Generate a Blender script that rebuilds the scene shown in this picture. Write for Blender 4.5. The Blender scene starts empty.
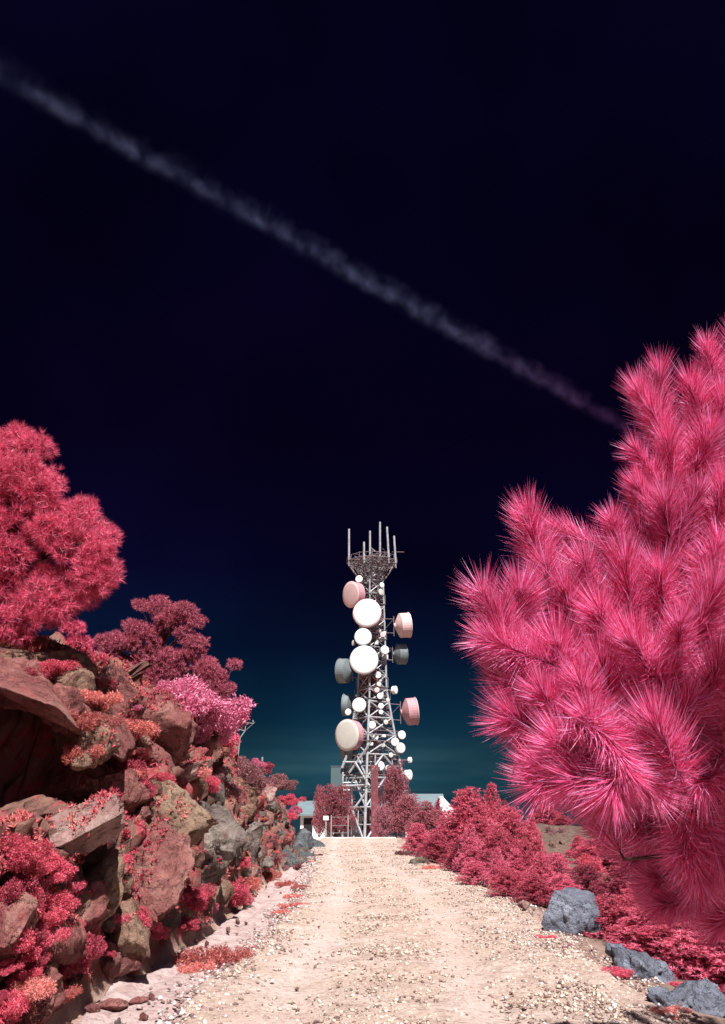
import bpy, bmesh, math, random
import numpy as np
from mathutils import Vector, Matrix, Euler
R = math.radians
rng = np.random.default_rng(7)
random.seed(7)
scene = bpy.context.scene
col = scene.collection

# ------------------------------------------------------------------ camera
F = 804.0; CX, CY = 362.5, 512.0
PITCH = math.atan((800 - 512) / F)
CAM = np.array([0.0, 0.0, 1.6])
FW = np.array([0, math.cos(PITCH), math.sin(PITCH)])
UP = np.array([0, -math.sin(PITCH), math.cos(PITCH)])
cam_d = bpy.data.cameras.new('camera'); cam = bpy.data.objects.new('camera', cam_d); col.objects.link(cam)
cam.location = CAM; cam.rotation_euler = (R(90) + PITCH, 0, 0)
cam_d.sensor_fit = 'VERTICAL'; cam_d.sensor_height = 24; cam_d.lens = 24 * F / 1024
cam_d.clip_start = 0.05; cam_d.clip_end = 60000
scene.camera = cam

def ray(px, py):
    d = FW + np.array([1, 0, 0]) * (px - CX) / F + UP * (CY - py) / F
    return d / d[1]
def at(px, py, Y):
    return CAM + ray(px, py) * Y
def mpp(px, py, Y):      # metres per pixel there
    p = at(px, py, Y) - CAM
    return float(np.dot(p, FW)) / F

# ------------------------------------------------------------------ noise
def _hash(ix, iy, iz, s):
    n = (ix * 374761393 + iy * 668265263 + iz * 2147483647 + s * 974634777) & 0xffffffff
    n = ((n ^ (n >> 13)) * 1274126177) & 0xffffffff
    n = (n ^ (n >> 16)) & 0xffffffff
    return n / 4294967295.0
def vnoise(p, s=0):
    p = np.asarray(p, float)
    i = np.floor(p).astype(np.int64); f = p - i; f = f * f * (3 - 2 * f)
    r = 0
    for dx in (0, 1):
        for dy in (0, 1):
            for dz in (0, 1):
                w = (f[..., 0] if dx else 1 - f[..., 0]) * (f[..., 1] if dy else 1 - f[..., 1]) * (f[..., 2] if dz else 1 - f[..., 2])
                r = r + w * _hash(i[..., 0] + dx, i[..., 1] + dy, i[..., 2] + dz, s)
    return r * 2 - 1
def fbm(p, o=4, s=0, g=0.5):
    p = np.asarray(p, float); a = 1; t = 0
    for k in range(o):
        t = t + a * vnoise(p * (2.03 ** k) + 11.3 * k, s + k); a *= g
    return t
def facet(p, s=0):
    """blocky fracture noise: every Worley cell is its own tilted plane"""
    p = np.asarray(p, float); i = np.floor(p).astype(np.int64); best = np.full(p.shape[:-1], 1e9); val = np.zeros(p.shape[:-1])
    for dx in (-1, 0, 1):
        for dy in (-1, 0, 1):
            for dz in (-1, 0, 1):
                c = i + np.array([dx, dy, dz]); h = [_hash(c[..., 0], c[..., 1], c[..., 2], s + k) for k in range(7)]
                q = p - (c + np.stack(h[:3], -1)); d = (q ** 2).sum(-1)
                v = (h[3] - .5) + q[..., 0] * (h[4] - .5) * 2 + q[..., 1] * (h[5] - .5) * 2 + q[..., 2] * (h[6] - .5) * 2
                m = d < best; best = np.where(m, d, best); val = np.where(m, v, val)
    return val
def sst(x, a, b):
    t = np.clip((x - a) / (b - a), 0, 1); return t * t * (3 - 2 * t)

# ------------------------------------------------------------------ terrain
def road_c(y): return np.interp(y, [-20, 0, 7, 12, 20, 37, 60, 80], [.6, .5, .42, .4, .1, -.27, -.5, -.3])
def road_l(y): return np.interp(y, [-20, 0, 7, 9, 12, 16, 20, 24, 30, 37, 60], [-1.6, -1.55, -1.5, -1.42, -1.22, -1.1, -1.18, -1.35, -1.6, -1.85, -3.0])
def road_r(y): return np.interp(y, [-20, 0, 7, 11, 17.5, 23, 29, 37, 60], [2.3, 2.3, 2.35, 2.55, 2.35, 1.65, 1.3, 1.45, 4.0])
def foot(y): return np.interp(y, [-20, 0, 5, 7, 10, 17, 25, 30, 60], [-3.2, -2.9, -2.5, -2.3, -2.0, -1.95, -1.9, -2.3, -6])
def Hbase(x, y):
    z = np.interp(y, [-50, 0, 38, 60, 80, 110, 160, 400, 900], [-1, 0, 0, -1.0, -1.98, -2.6, -14, -90, -260])
    z = z - 0.0
    return z
def H(x, y):
    x = np.asarray(x, float); y = np.asarray(y, float)
    x, y = np.broadcast_arrays(x, y)
    z = Hbase(x, y) * 1.0
    q = np.stack([x, y, x * 0], -1)
    # left rock face
    s = foot(y) - x
    wob = 0.22 * fbm(q * 0.9, 3, 3)
    s2 = s + wob * sst(s, 0, .5)
    Hc = np.interp(y, [-10, 0, 5, 8, 12, 16, 20, 25, 28.3, 30.5, 33, 45], [1.5, 2.4, 3.3, 3.35, 3.5, 3.2, 2.6, 2.05, 1.7, .5, .1, 0])
    prof = .55 * sst(s2, 0, .55) + .30 * sst(s2, .45, 1.1) + .15 * sst(s2, 1.1, 2.4)
    # recess under the overhanging slab
    rec = sst(y, 5.6, 6.6) * (1 - sst(y, 8.9, 9.9))
    prof_r = .42 * sst(s2, 0, .45) + .43 * sst(s2, 2.3, 2.5) + .15 * sst(s2, 2.4, 3.2)
    prof = prof * (1 - rec) + prof_r * rec
    lf = Hc * prof + .12 * np.clip(s - 2.2, 0, 9) * sst(Hc, .5, 2)
    rock = sst(s, .05, .7) * np.clip(Hc / 2, 0, 1)
    r1 = fbm(q * np.array([1.6, 1.6, 1]), 4, 9, .55)
    lf = lf + rock * (.16 * r1 + .09 * np.abs(fbm(q * 4.0, 3, 21)))
    far = sst(s, 10, 30)
    lf = lf * (1 - far)
    z = z + np.where(s > 0, lf, 0)
    # right side
    r = x - road_r(y)
    dz = -.28 * sst(r, .1, 1.6) - .35 * sst(r, 2.5, 7) * sst(y, 8, 25) - .09 * np.clip(r - 8, 0, 40) * sst(y, 0, 30)
    dz = dz + 1.2 * np.exp(-(((x - 9.2) / 3.6) ** 2 + ((y - 37) / 6.0) ** 2)) + .5 * np.exp(-(((x - 17) / 5) ** 2 + ((y - 32) / 7.0) ** 2))
    dz = dz + sst(r, .2, 1.5) * .10 * fbm(q * .8, 3, 5) + sst(r, 2.5, 5) * .22 * fbm(q * .9, 4, 15)
    z = z + np.where(r > 0, dz, 0)
    # small relief
    z = z + .018 * fbm(q * 1.3, 3, 31) * (np.abs(y) < 80)
    return z
def unit0(a): return a / np.linalg.norm(a)
def raycast(px, py, y0=4.0, y1=90.0):
    d = ray(px, py)
    ys = np.concatenate([np.arange(y0, 35, .03), np.arange(35, y1, .3)])
    P = CAM + d * ys[:, None]
    h = H(P[:, 0], P[:, 1])
    k = np.nonzero(P[:, 2] < h)[0]
    return P[k[0]] if len(k) else P[-1]

# ------------------------------------------------------------------ object helpers
def mesh_obj(name, verts, faces, mat=None, parent=None, smooth=False, loc=None):
    me = bpy.data.meshes.new(name)
    v = np.asarray(verts, np.float32)
    if isinstance(faces, np.ndarray):
        nf, k = faces.shape
        me.vertices.add(len(v)); me.vertices.foreach_set('co', v.ravel())
        me.loops.add(nf * k); me.loops.foreach_set('vertex_index', faces.astype(np.int32).ravel())
        me.polygons.add(nf); me.polygons.foreach_set('loop_start', np.arange(nf, dtype=np.int32) * k)
        me.polygons.foreach_set('loop_total', np.full(nf, k, np.int32))
        me.update(calc_edges=True); me.validate()
    else:
        me.from_pydata([tuple(map(float, a)) for a in v], [], faces); me.update()
    if mat: me.materials.append(mat)
    if smooth: me.polygons.foreach_set('use_smooth', [True] * len(me.polygons))
    o = bpy.data.objects.new(name, me); col.objects.link(o)
    if parent is not None: o.parent = parent
    if loc is not None: o.location = loc
    return o
def empty(name, loc=(0, 0, 0), rz=0, parent=None):
    o = bpy.data.objects.new(name, None); col.objects.link(o); o.location = [float(a) for a in loc]; o.rotation_euler = (0, 0, rz)
    o.empty_display_size = .2
    if parent is not None: o.parent = parent
    return o
def tag(o, label=None, cat=None, group=None, kind=None):
    if label: o['label'] = label
    if cat: o['category'] = cat
    if group: o['group'] = group
    if kind: o['kind'] = kind
    return o
def copy_tree(o, parent=None):
    c = o.copy(); col.objects.link(c)
    if parent is not None: c.parent = parent
    for ch in o.children: copy_tree(ch, c)
    return c

class MB:
    def __init__(s): s.v = []; s.f = []
    def add(s, v, f):
        b = len(s.v); s.v += [tuple(map(float, a)) for a in v]; s.f += [tuple(b + i for i in q) for q in f]
    def box(s, c, d, rot=None):
        c = np.array(c, float); d = np.array(d, float) / 2
        P = [np.array([x, y, z]) * d for x in (-1, 1) for y in (-1, 1) for z in (-1, 1)]
        if rot is not None:
            M = np.array(Euler(rot).to_matrix()); P = [M @ p for p in P]
        s.add([c + p for p in P], [(0, 1, 3, 2), (4, 6, 7, 5), (0, 4, 5, 1), (2, 3, 7, 6), (0, 2, 6, 4), (1, 5, 7, 3)])
    def tube(s, a, b, r, r2=None, n=6):
        a = np.array(a, float); b = np.array(b, float); r2 = r if r2 is None else r2
        d = b - a; L = np.linalg.norm(d)
        if L < 1e-6: return
        d /= L; u = np.cross(d, [0, 0, 1] if abs(d[2]) < .9 else [1, 0, 0]); u /= np.linalg.norm(u); w = np.cross(d, u)
        V = [];
        for (c, rr) in ((a, r), (b, r2)):
            for k in range(n):
                t = 2 * math.pi * k / n; V.append(c + rr * (u * math.cos(t) + w * math.sin(t)))
        Fc = [(k, (k + 1) % n, n + (k + 1) % n, n + k) for k in range(n)] + [tuple(range(n - 1, -1, -1)), tuple(range(n, 2 * n))]
        s.add(V, Fc)
    def path(s, pts, rad, n=7):
        pts = [np.array(p, float) for p in pts]; V = []; u = None
        for i, p in enumerate(pts):
            d = pts[min(i + 1, len(pts) - 1)] - pts[max(i - 1, 0)]; d /= (np.linalg.norm(d) + 1e-9)
            if u is None: u = np.cross(d, [0, 0, 1] if abs(d[2]) < .9 else [1, 0, 0])
            u = u - d * np.dot(u, d); u /= (np.linalg.norm(u) + 1e-9); w = np.cross(d, u)
            for k in range(n):
                t = 2 * math.pi * k / n; V.append(p + rad[i] * (u * math.cos(t) + w * math.sin(t)))
        Fc = []
        for i in range(len(pts) - 1):
            for k in range(n):
                Fc.append((i * n + k, i * n + (k + 1) % n, (i + 1) * n + (k + 1) % n, (i + 1) * n + k))
        m = (len(pts) - 1) * n
        Fc += [tuple(range(n - 1, -1, -1)), tuple(range(m, m + n))]
        s.add(V, Fc)
    def lathe(s, prof, axis, org, n=28):
        axis = np.array(axis, float); axis /= np.linalg.norm(axis)
        u = np.cross(axis, [0, 0, 1] if abs(axis[2]) < .9 else [1, 0, 0]); u /= np.linalg.norm(u); w = np.cross(axis, u)
        V = []
        for (r, h) in prof:
            for k in range(n):
                t = 2 * math.pi * k / n; V.append(np.array(org) + axis * h + r * (u * math.cos(t) + w * math.sin(t)))
        Fc = []
        for i in range(len(prof) - 1):
            for k in range(n):
                Fc.append((i * n + k, i * n + (k + 1) % n, (i + 1) * n + (k + 1) % n, (i + 1) * n + k))
        Fc += [tuple(range(n - 1, -1, -1)), tuple(range((len(prof) - 1) * n, len(prof) * n))]
        s.add(V, Fc)
    def build(s, name, mat, parent=None, smooth=False, loc=None):
        return mesh_obj(name, np.array(s.v), s.f, mat, parent, smooth, loc)

# ------------------------------------------------------------------ materials
def newmat(name):
    m = bpy.data.materials.new(name); m.use_nodes = True; nt = m.node_tree; nt.nodes.clear()
    return m, nt, nt.nodes, nt.links
def N(nodes, t, **kw):
    n = nodes.new(t)
    for k, v in kw.items():
        if k in n.inputs: n.inputs[k].default_value = v
        else: setattr(n, k, v)
    return n
def ramp(nodes, stops):
    r = nodes.new('ShaderNodeValToRGB'); e = r.color_ramp.elements
    while len(e) < len(stops): e.new(0.5)
    for i, (p, c) in enumerate(stops):
        e[i].position = p; e[i].color = (*c, 1) if len(c) == 3 else c
    return r
def noise_node(nt, vec, scale, detail=6, rough=.6, dist=0):
    n = nt.nodes.new('ShaderNodeTexNoise'); n.inputs['Scale'].default_value = scale; n.inputs['Detail'].default_value = detail
    n.inputs['Roughness'].default_value = rough; n.inputs['Distortion'].default_value = dist
    nt.links.new(vec, n.inputs['Vector']); return n
def mixc(nt, fac, a, b, blend='MIX'):
    m = nt.nodes.new('ShaderNodeMix'); m.data_type = 'RGBA'; m.blend_type = blend
    for s, v in ((m.inputs[0], fac), (m.inputs[6], a), (m.inputs[7], b)):
        if isinstance(v, (int, float)): s.default_value = v
        elif isinstance(v, tuple): s.default_value = (*v, 1) if len(v) == 3 else v
        else: nt.links.new(v, s)
    return m.outputs[2]
def bump(nt, h, strength, dist, normal=None):
    b = nt.nodes.new('ShaderNodeBump'); b.inputs['Strength'].default_value = strength; b.inputs['Distance'].default_value = dist
    nt.links.new(h, b.inputs['Height'])
    if normal: nt.links.new(normal, b.inputs['Normal'])
    return b.outputs[0]
def finish(nt, colr, rough=.8, normal=None, spec=.3, metal=0):
    p = nt.nodes.new('ShaderNodeBsdfPrincipled'); o = nt.nodes.new('ShaderNodeOutputMaterial')
    if isinstance(colr, tuple): p.inputs['Base Color'].default_value = (*colr, 1)
    else: nt.links.new(colr, p.inputs['Base Color'])
    if isinstance(rough, (int, float)): p.inputs['Roughness'].default_value = rough
    else: nt.links.new(rough, p.inputs['Roughness'])
    p.inputs['Specular IOR Level'].default_value = spec; p.inputs['Metallic'].default_value = metal
    if normal: nt.links.new(normal, p.inputs['Normal'])
    nt.links.new(p.outputs[0], o.inputs[0]); return p

def rock_mat(name, c1, c2, c3, moss=None, moss_amt=.5, strata=0.0):
    m, nt, nd, lk = newmat(name)
    tc = nd.new('ShaderNodeTexCoord'); oi = nd.new('ShaderNodeObjectInfo')
    add = nd.new('ShaderNodeVectorMath'); add.operation = 'MULTIPLY_ADD'; lk.new(oi.outputs['Random'], add.inputs[0]); add.inputs[1].default_value = (31, 17, 23); lk.new(tc.outputs['Object'], add.inputs[2])
    vec = add.outputs[0]
    n1 = noise_node(nt, vec, 2.2, 8, .65, .6); n2 = noise_node(nt, vec, 9, 8, .7, .3); n3 = noise_node(nt, vec, 45, 6, .7)
    r1 = ramp(nd, [(.32, c1), (.5, c2), (.68, c3)]); lk.new(n1.outputs['Fac'], r1.inputs[0])
    c = mixc(nt, .55, r1.outputs[0], (0.5, 0.5, 0.5), 'OVERLAY')
    r2 = ramp(nd, [(.3, (.45, .45, .45)), (.7, (1.0, 1.0, 1.0))]); lk.new(n2.outputs['Fac'], r2.inputs[0])
    c = mixc(nt, .6, r1.outputs[0], r2.outputs[0], 'MULTIPLY')
    r3 = ramp(nd, [(.35, (.6, .6, .6)), (.62, (1.15, 1.12, 1.1))]); lk.new(n3.outputs['Fac'], r3.inputs[0])
    c = mixc(nt, .5, c, r3.outputs[0], 'MULTIPLY')
    if moss:
        nm = noise_node(nt, vec, 3.1, 9, .72, 1.0)
        rm = ramp(nd, [(.62 - .25 * moss_amt, (0, 0, 0)), (.72 - .25 * moss_amt, (1, 1, 1))]); lk.new(nm.outputs['Fac'], rm.inputs[0])
        c = mixc(nt, rm.outputs[0], c, mixc(nt, n3.outputs['Fac'], tuple(.6 * a for a in moss), moss))
    # cracks
    vd = nd.new('ShaderNodeTexVoronoi'); vd.feature = 'DISTANCE_TO_EDGE'; vd.inputs['Scale'].default_value = 2.6
    dv = nd.new('ShaderNodeVectorMath'); dv.operation = 'MULTIPLY_ADD'; lk.new(n1.outputs['Color'], dv.inputs[0]); dv.inputs[1].default_value = (1.2, 1.2, .7); lk.new(vec, dv.inputs[2]); lk.new(dv.outputs[0], vd.inputs['Vector'])
    rc = ramp(nd, [(0, (0, 0, 0)), (.035, (1, 1, 1))]); lk.new(vd.outputs['Distance'], rc.inputs[0])
    c = mixc(nt, mixc(nt, .6, (0, 0, 0), rc.outputs[0], 'MIX'), mixc(nt, .8, c, (.4, .36, .36), 'MULTIPLY'), c) if False else c
    b = bump(nt, rc.outputs[0], .9, .04)
    b = bump(nt, n1.outputs['Fac'], .9, .16, b)
    b = bump(nt, n2.outputs['Fac'], 1.0, .07, b)
    b = bump(nt, n3.outputs['Fac'], .6, .012, b)
    finish(nt, c, .85, b, .25); return m

RED = (.34, .075, .08)
M_rock_red = rock_mat('rock_reddish', (.20, .065, .062), (.32, .12, .11), (.42, .21, .18), RED, .3)
M_rock_brown = rock_mat('rock_brown', (.17, .085, .062), (.31, .18, .13), (.43, .29, .21), RED, .12)
M_rock_yellow = rock_mat('rock_ochre', (.21, .12, .09), (.33, .21, .145), (.43, .32, .235), RED, .0)
M_rock_grey = rock_mat('rock_grey', (.15, .115, .105), (.24, .19, .17), (.35, .29, .25), RED, .05)
M_rock_green = rock_mat('rock_greenish', (.12, .10, .085), (.20, .17, .14), (.28, .24, .19), RED, .15)
M_rock_pale = rock_mat('rock_pale', (.28, .14, .13), (.42, .25, .225), (.50, .36, .32), RED, .2)
M_rock_shade_blue = rock_mat('rock_shade_blue', (.11, .12, .155), (.21, .225, .285), (.38, .42, .51), None)  # blue of the skylit shade put into the rock colour
M_rock_dark = rock_mat('rock_slate_dark', (.07, .08, .095), (.13, .145, .16), (.22, .235, .25), None)

def ground_mat():
    m, nt, nd, lk = newmat('hillside_soil_and_rock')
    tc = nd.new('ShaderNodeTexCoord'); vec = tc.outputs['Object']; g = nd.new('ShaderNodeNewGeometry')
    n1 = noise_node(nt, vec, 1.4, 9, .65, .5); n2 = noise_node(nt, vec, 9, 8, .7); n3 = noise_node(nt, vec, 40, 6, .7)
    soil = ramp(nd, [(.35, (.24, .15, .12)), (.5, (.40, .27, .22)), (.66, (.5, .37, .32))]); lk.new(n1.outputs['Fac'], soil.inputs[0])
    rock = ramp(nd, [(.34, (.10, .045, .04)), (.5, (.19, .10, .08)), (.66, (.27, .15, .12))]); lk.new(n1.outputs['Fac'], rock.inputs[0])
    red = ramp(nd, [(.3, (.18, .03, .035)), (.7, (.42, .09, .10))]); lk.new(n2.outputs['Fac'], red.inputs[0])
    rm = ramp(nd, [(.5, (0, 0, 0)), (.58, (1, 1, 1))]); nm = noise_node(nt, vec, 1.9, 8, .7, .8); lk.new(nm.outputs['Fac'], rm.inputs[0])
    rock2 = mixc(nt, rm.outputs[0], rock.outputs[0], red.outputs[0])
    # height decides the rock bank: real band of the place (bank rises over 0.15 m)
    sx = nd.new('ShaderNodeSeparateXYZ'); lk.new(vec, sx.inputs[0])
    mr = nd.new('ShaderNodeMapRange'); lk.new(sx.outputs['Z'], mr.inputs[0]); mr.inputs[1].default_value = .04; mr.inputs[2].default_value = .14
    c = mixc(nt, mr.outputs[0], soil.outputs[0], rock2)
    # vegetation debris right of the road (x > 2.7)
    mx = nd.new('ShaderNodeMapRange'); lk.new(sx.outputs['X'], mx.inputs[0]); mx.inputs[1].default_value = 2.4; mx.inputs[2].default_value = 3.2
    deb = ramp(nd, [(.3, (.06, .035, .03)), (.5, (.13, .085, .07)), (.7, (.21, .145, .115))]); lk.new(n2.outputs['Fac'], deb.inputs[0])
    c = mixc(nt, mx.outputs[0], c, deb.outputs[0])
    r3 = ramp(nd, [(.35, (.65, .65, .65)), (.65, (1.1, 1.1, 1.1))]); lk.new(n3.outputs['Fac'], r3.inputs[0])
    c = mixc(nt, .6, c, r3.outputs[0], 'MULTIPLY')
    b = bump(nt, n1.outputs['Fac'], .4, .1); b = bump(nt, n2.outputs['Fac'], .7, .05, b); b = bump(nt, n3.outputs['Fac'], .7, .012, b)
    finish(nt, c, .9, b, .15); return m
def road_mat(name, ca, cb, cc, track=True):
    m, nt, nd, lk = newmat(name)
    tc = nd.new('ShaderNodeTexCoord'); vec = tc.outputs['Object']
    n0 = noise_node(nt, vec, .55, 5, .6, .4); n1 = noise_node(nt, vec, 3.2, 8, .7, .3); n2 = noise_node(nt, vec, 17, 8, .75); n3 = noise_node(nt, vec, 85, 4, .7)
    r = ramp(nd, [(.36, ca), (.5, cb), (.64, cc)]); lk.new(n1.outputs['Fac'], r.inputs[0])
    c = r.outputs[0]
    if track:
        v = nd.new('ShaderNodeTexVoronoi'); v.inputs['Scale'].default_value = 22; lk.new(vec, v.inputs['Vector'])
        vr = ramp(nd, [(0, (.78, .74, .7)), (.5, (1, .98, .95)), (1, (1.12, 1.1, 1.06))]); lk.new(v.outputs['Color'], vr.inputs[0])
        c = mixc(nt, .7, c, vr.outputs[0], 'MULTIPLY')
        uv = nd.new('ShaderNodeUVMap'); sx = nd.new('ShaderNodeSeparateXYZ'); lk.new(uv.outputs[0], sx.inputs[0])
        nw = noise_node(nt, vec, 1.1, 4, .6)
        ma = nd.new('ShaderNodeMath'); ma.operation = 'MULTIPLY_ADD'; lk.new(nw.outputs['Fac'], ma.inputs[0]); ma.inputs[1].default_value = .12; lk.new(sx.outputs['X'], ma.inputs[2])
        tr = ramp(nd, [(.14, (0, 0, 0)), (.26, (1, 1, 1)), (.36, (.1, .1, .1)), (.58, (0, 0, 0)), (.66, (.8, .8, .8)), (.78, (0, 0, 0))]); lk.new(ma.outputs[0], tr.inputs[0])
        c = mixc(nt, mixc(nt, .8, (0, 0, 0), tr.outputs[0]), c, (.57, .46, .425))
        r0 = ramp(nd, [(.4, (0, 0, 0)), (.62, (1, 1, 1))]); lk.new(n0.outputs['Fac'], r0.inputs[0])
        c = mixc(nt, mixc(nt, .6, (0, 0, 0), r0.outputs[0]), c, (.46, .34, .275))
    r2 = ramp(nd, [(.36, (.46, .40, .37)), (.5, (.95, .94, .93)), (.7, (1.2, 1.17, 1.15))]); lk.new(n2.outputs['Fac'], r2.inputs[0])
    c = mixc(nt, .75, c, r2.outputs[0], 'MULTIPLY')
    b = bump(nt, n1.outputs['Fac'], .35, .06); b = bump(nt, n2.outputs['Fac'], .9, .025, b); b = bump(nt, n3.outputs['Fac'], .7, .006, b)
    finish(nt, c, .92, b, .15); return m
def foliage_mat(name, dark, mid, light, transl=.35, rough=.45, spec=.4, tint=True):
    m, nt, nd, lk = newmat(name)
    g = nd.new('ShaderNodeNewGeometry'); tc = nd.new('ShaderNodeTexCoord'); n = noise_node(nt, tc.outputs['Object'], 3.0, 4, .6)
    r = ramp(nd, [(0, dark), (.5, mid), (1, light)]); lk.new(g.outputs['Random Per Island'], r.inputs[0])
    r2 = ramp(nd, [(.3, (.62, .58, .62)), (.7, (1.1, 1.1, 1.1))]); lk.new(n.outputs['Fac'], r2.inputs[0])
    c = mixc(nt, .7, r.outputs[0], r2.outputs[0], 'MULTIPLY')
    oi = nd.new('ShaderNodeObjectInfo'); ro = ramp(nd, [(0, (.50, .42, .46)), (.35, (.80, .72, .74)), (.7, (1, 1, 1)), (1, (1.05, 1.25, 1.3))]); lk.new(oi.outputs['Random'], ro.inputs[0])
    if tint: c = mixc(nt, 1.0, c, ro.outputs[0], 'MULTIPLY')
    p = nd.new('ShaderNodeBsdfPrincipled'); p.inputs['Roughness'].default_value = rough; p.inputs['Specular IOR Level'].default_value = spec; lk.new(c, p.inputs['Base Color'])
    t = nd.new('ShaderNodeBsdfTranslucent'); lk.new(c, t.inputs[0])
    mx = nd.new('ShaderNodeMixShader'); mx.inputs[0].default_value = transl; lk.new(p.outputs[0], mx.inputs[1]); lk.new(t.outputs[0], mx.inputs[2])
    o = nd.new('ShaderNodeOutputMaterial'); lk.new(mx.outputs[0], o.inputs[0]); return m
def plain(name, c, rough=.6, spec=.4, metal=0, var=.25, scale=6, bmp=.1):
    m, nt, nd, lk = newmat(name)
    tc = nd.new('ShaderNodeTexCoord'); n = noise_node(nt, tc.outputs['Object'], scale, 6, .65)
    r = ramp(nd, [(.3, tuple(a * (1 - var) for a in c)), (.7, c)]); lk.new(n.outputs['Fac'], r.inputs[0])
    finish(nt, r.outputs[0], rough, bump(nt, n.outputs['Fac'], bmp, .02), spec, metal); return m

M_ground = ground_mat()
M_road = road_mat('gravel_road', (.36, .26, .23), (.47, .37, .325), (.56, .46, .415))
M_sand = road_mat('sandy_verge', (.36, .25, .235), (.46, .345, .33), (.53, .43, .41), False)
M_fore = foliage_mat('pine_needles_long', (.62, .03, .12), (1.0, .135, .36), (1.0, .46, .82), .3, .42, .5, False)
M_pine = foliage_mat('pine_needles_red', (.42, .03, .09), (.82, .10, .20), (.96, .25, .38), .3, .45, .4, False)
M_pine_dusky = foliage_mat('pine_needles_dusky', (.26, .04, .08), (.50, .10, .16), (.72, .22, .30), .2, .45, .4, False)
M_young = foliage_mat('young_pine_needles', (.46, .04, .09), (.88, .14, .235), (.98, .32, .42), .28)
M_young_pale = foliage_mat('young_pine_needles_pale', (.34, .08, .11), (.56, .17, .21), (.70, .28, .32), .25)
M_shrub = foliage_mat('shrub_leaves_crimson', (.48, .04, .08), (.82, .11, .18), (.96, .25, .32), .3, .5)
M_shrub_pink = foliage_mat('shrub_leaves_pink', (.55, .09, .20), (.84, .22, .37), (.95, .42, .56), .35, .5)
M_shrub_coral = foliage_mat('shrub_leaves_coral', (.55, .12, .11), (.84, .25, .21), (.95, .40, .34), .35, .5)
M_shrub_dusty = foliage_mat('shrub_leaves_dusty', (.24, .09, .10), (.38, .16, .165), (.50, .25, .25), .3, .5)
M_bark = plain('bark', (.10, .045, .045), .9, .1, 0, .5, 20, .5)
M_galv = plain('galvanised_steel', (.54, .55, .58), .4, .5, .3, .5, 3)
M_galv_dark = plain('weathered_dark_steel', (.22, .17, .18), .6, .4, .2, .4, 3)
M_white = plain('white_radome', (.78, .77, .77), .5, .4, 0, .03, 1)
M_pinkish = plain('pink_radome', (.66, .46, .45), .6, .3, 0, .12, 1.2)  # pinkish base colour with slight noise variation
M_cream = plain('cream_radome', (.52, .51, .46), .6, .3, 0, .1, 1.2)
M_drum_pink = plain('dish_shroud_rosy_bounce', (.50, .26, .29), .6, .3, 0, .25, 1.5)  # rosy bounce light on the drums put into the shroud colour
M_drum_grey2 = plain('grey_post_steel', (.34, .30, .29), .6, .3)
M_drum_grey = plain('dish_shroud_grey', (.16, .19, .20), .6, .3, 0, .2, 1.5)
M_red_steel = plain('red_oxide_steel', (.22, .06, .075), .7, .3, 0, .3, 4)
M_wall = plain('white_render_wall', (.82, .82, .80), .85, .2, 0, .05, 2)
M_roof = plain('grey_sheet_roof', (.15, .20, .22), .6, .4, 0, .15, 1.2)
M_dark = plain('dark_opening', (.03, .025, .03), .8, .1)
M_wood = plain('weathered_pole_wood', (.26, .27, .25), .9, .1, 0, .3, 9)
M_conc = plain('concrete_slab', (.70, .62, .57), .9, .1, 0, .2, 2)
M_cabinet = plain('grey_green_cabinet', (.07, .11, .12), .6, .3, 0, .1, 1)

# ------------------------------------------------------------------ ground sheet, road, verge
def axis(dense_a, dense_b, step, outer, growth=1.25):
    a = [dense_a]
    s = step
    neg = []
    x = dense_a
    while x > -outer: s *= growth; x -= s; neg.append(x)
    s = step; x = dense_b; pos = []
    while x < outer: s *= growth; x += s; pos.append(x)
    return np.array(neg[::-1] + list(np.arange(dense_a, dense_b + 1e-6, step)) + pos)
gx = axis(-6.5, 3.2, .075, 12000, 1.13); gx = np.unique(np.round(np.concatenate([gx, np.arange(-4.0, -1.7, .03)]), 3)); gy = axis(3.5, 33, .09, 12000, 1.12)
X, Y = np.meshgrid(gx, gy)
Z = H(X, Y)
onroad = sst(X, road_l(Y) - 1.2, road_l(Y) - .9) * (1 - sst(X, road_r(Y) - .35, road_r(Y) - .1)) * (Y > -19) * (Y < 60)
Z = Z - .06 * onroad
nx, ny = len(gx), len(gy)
idx = np.arange(nx * ny).reshape(ny, nx)
quads = np.stack([idx[:-1, :-1], idx[:-1, 1:], idx[1:, 1:], idx[1:, :-1]], -1).reshape(-1, 4)
Sx = foot(Y) - X
near = (Y > 3) & (Y < 34) & (X > -9) & (X < -1.5)
GP = np.stack([X, Y, Z], -1)
msk = (sst(Sx, .02, .3) * np.clip((Z - .02) / .5, 0, 1))[near]
fd = .26 * facet(GP[near] * 1.9, 3) + .15 * facet(GP[near] * 4.3, 13) + .06 * facet(GP[near] * 9, 23)
dirn = unit0(np.array([.8, -.35, .3])); GP[near] += (fd * msk)[:, None] * dirn
Z = GP[..., 2]; X2 = GP[..., 0]; Y2 = GP[..., 1]
ground = mesh_obj('ground', np.stack([X2, Y2, Z], -1).reshape(-1, 3), quads, M_ground, smooth=False)
tag(ground, 'rocky soil hillside under the road, rock face and pines', 'ground', kind='structure')

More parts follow.
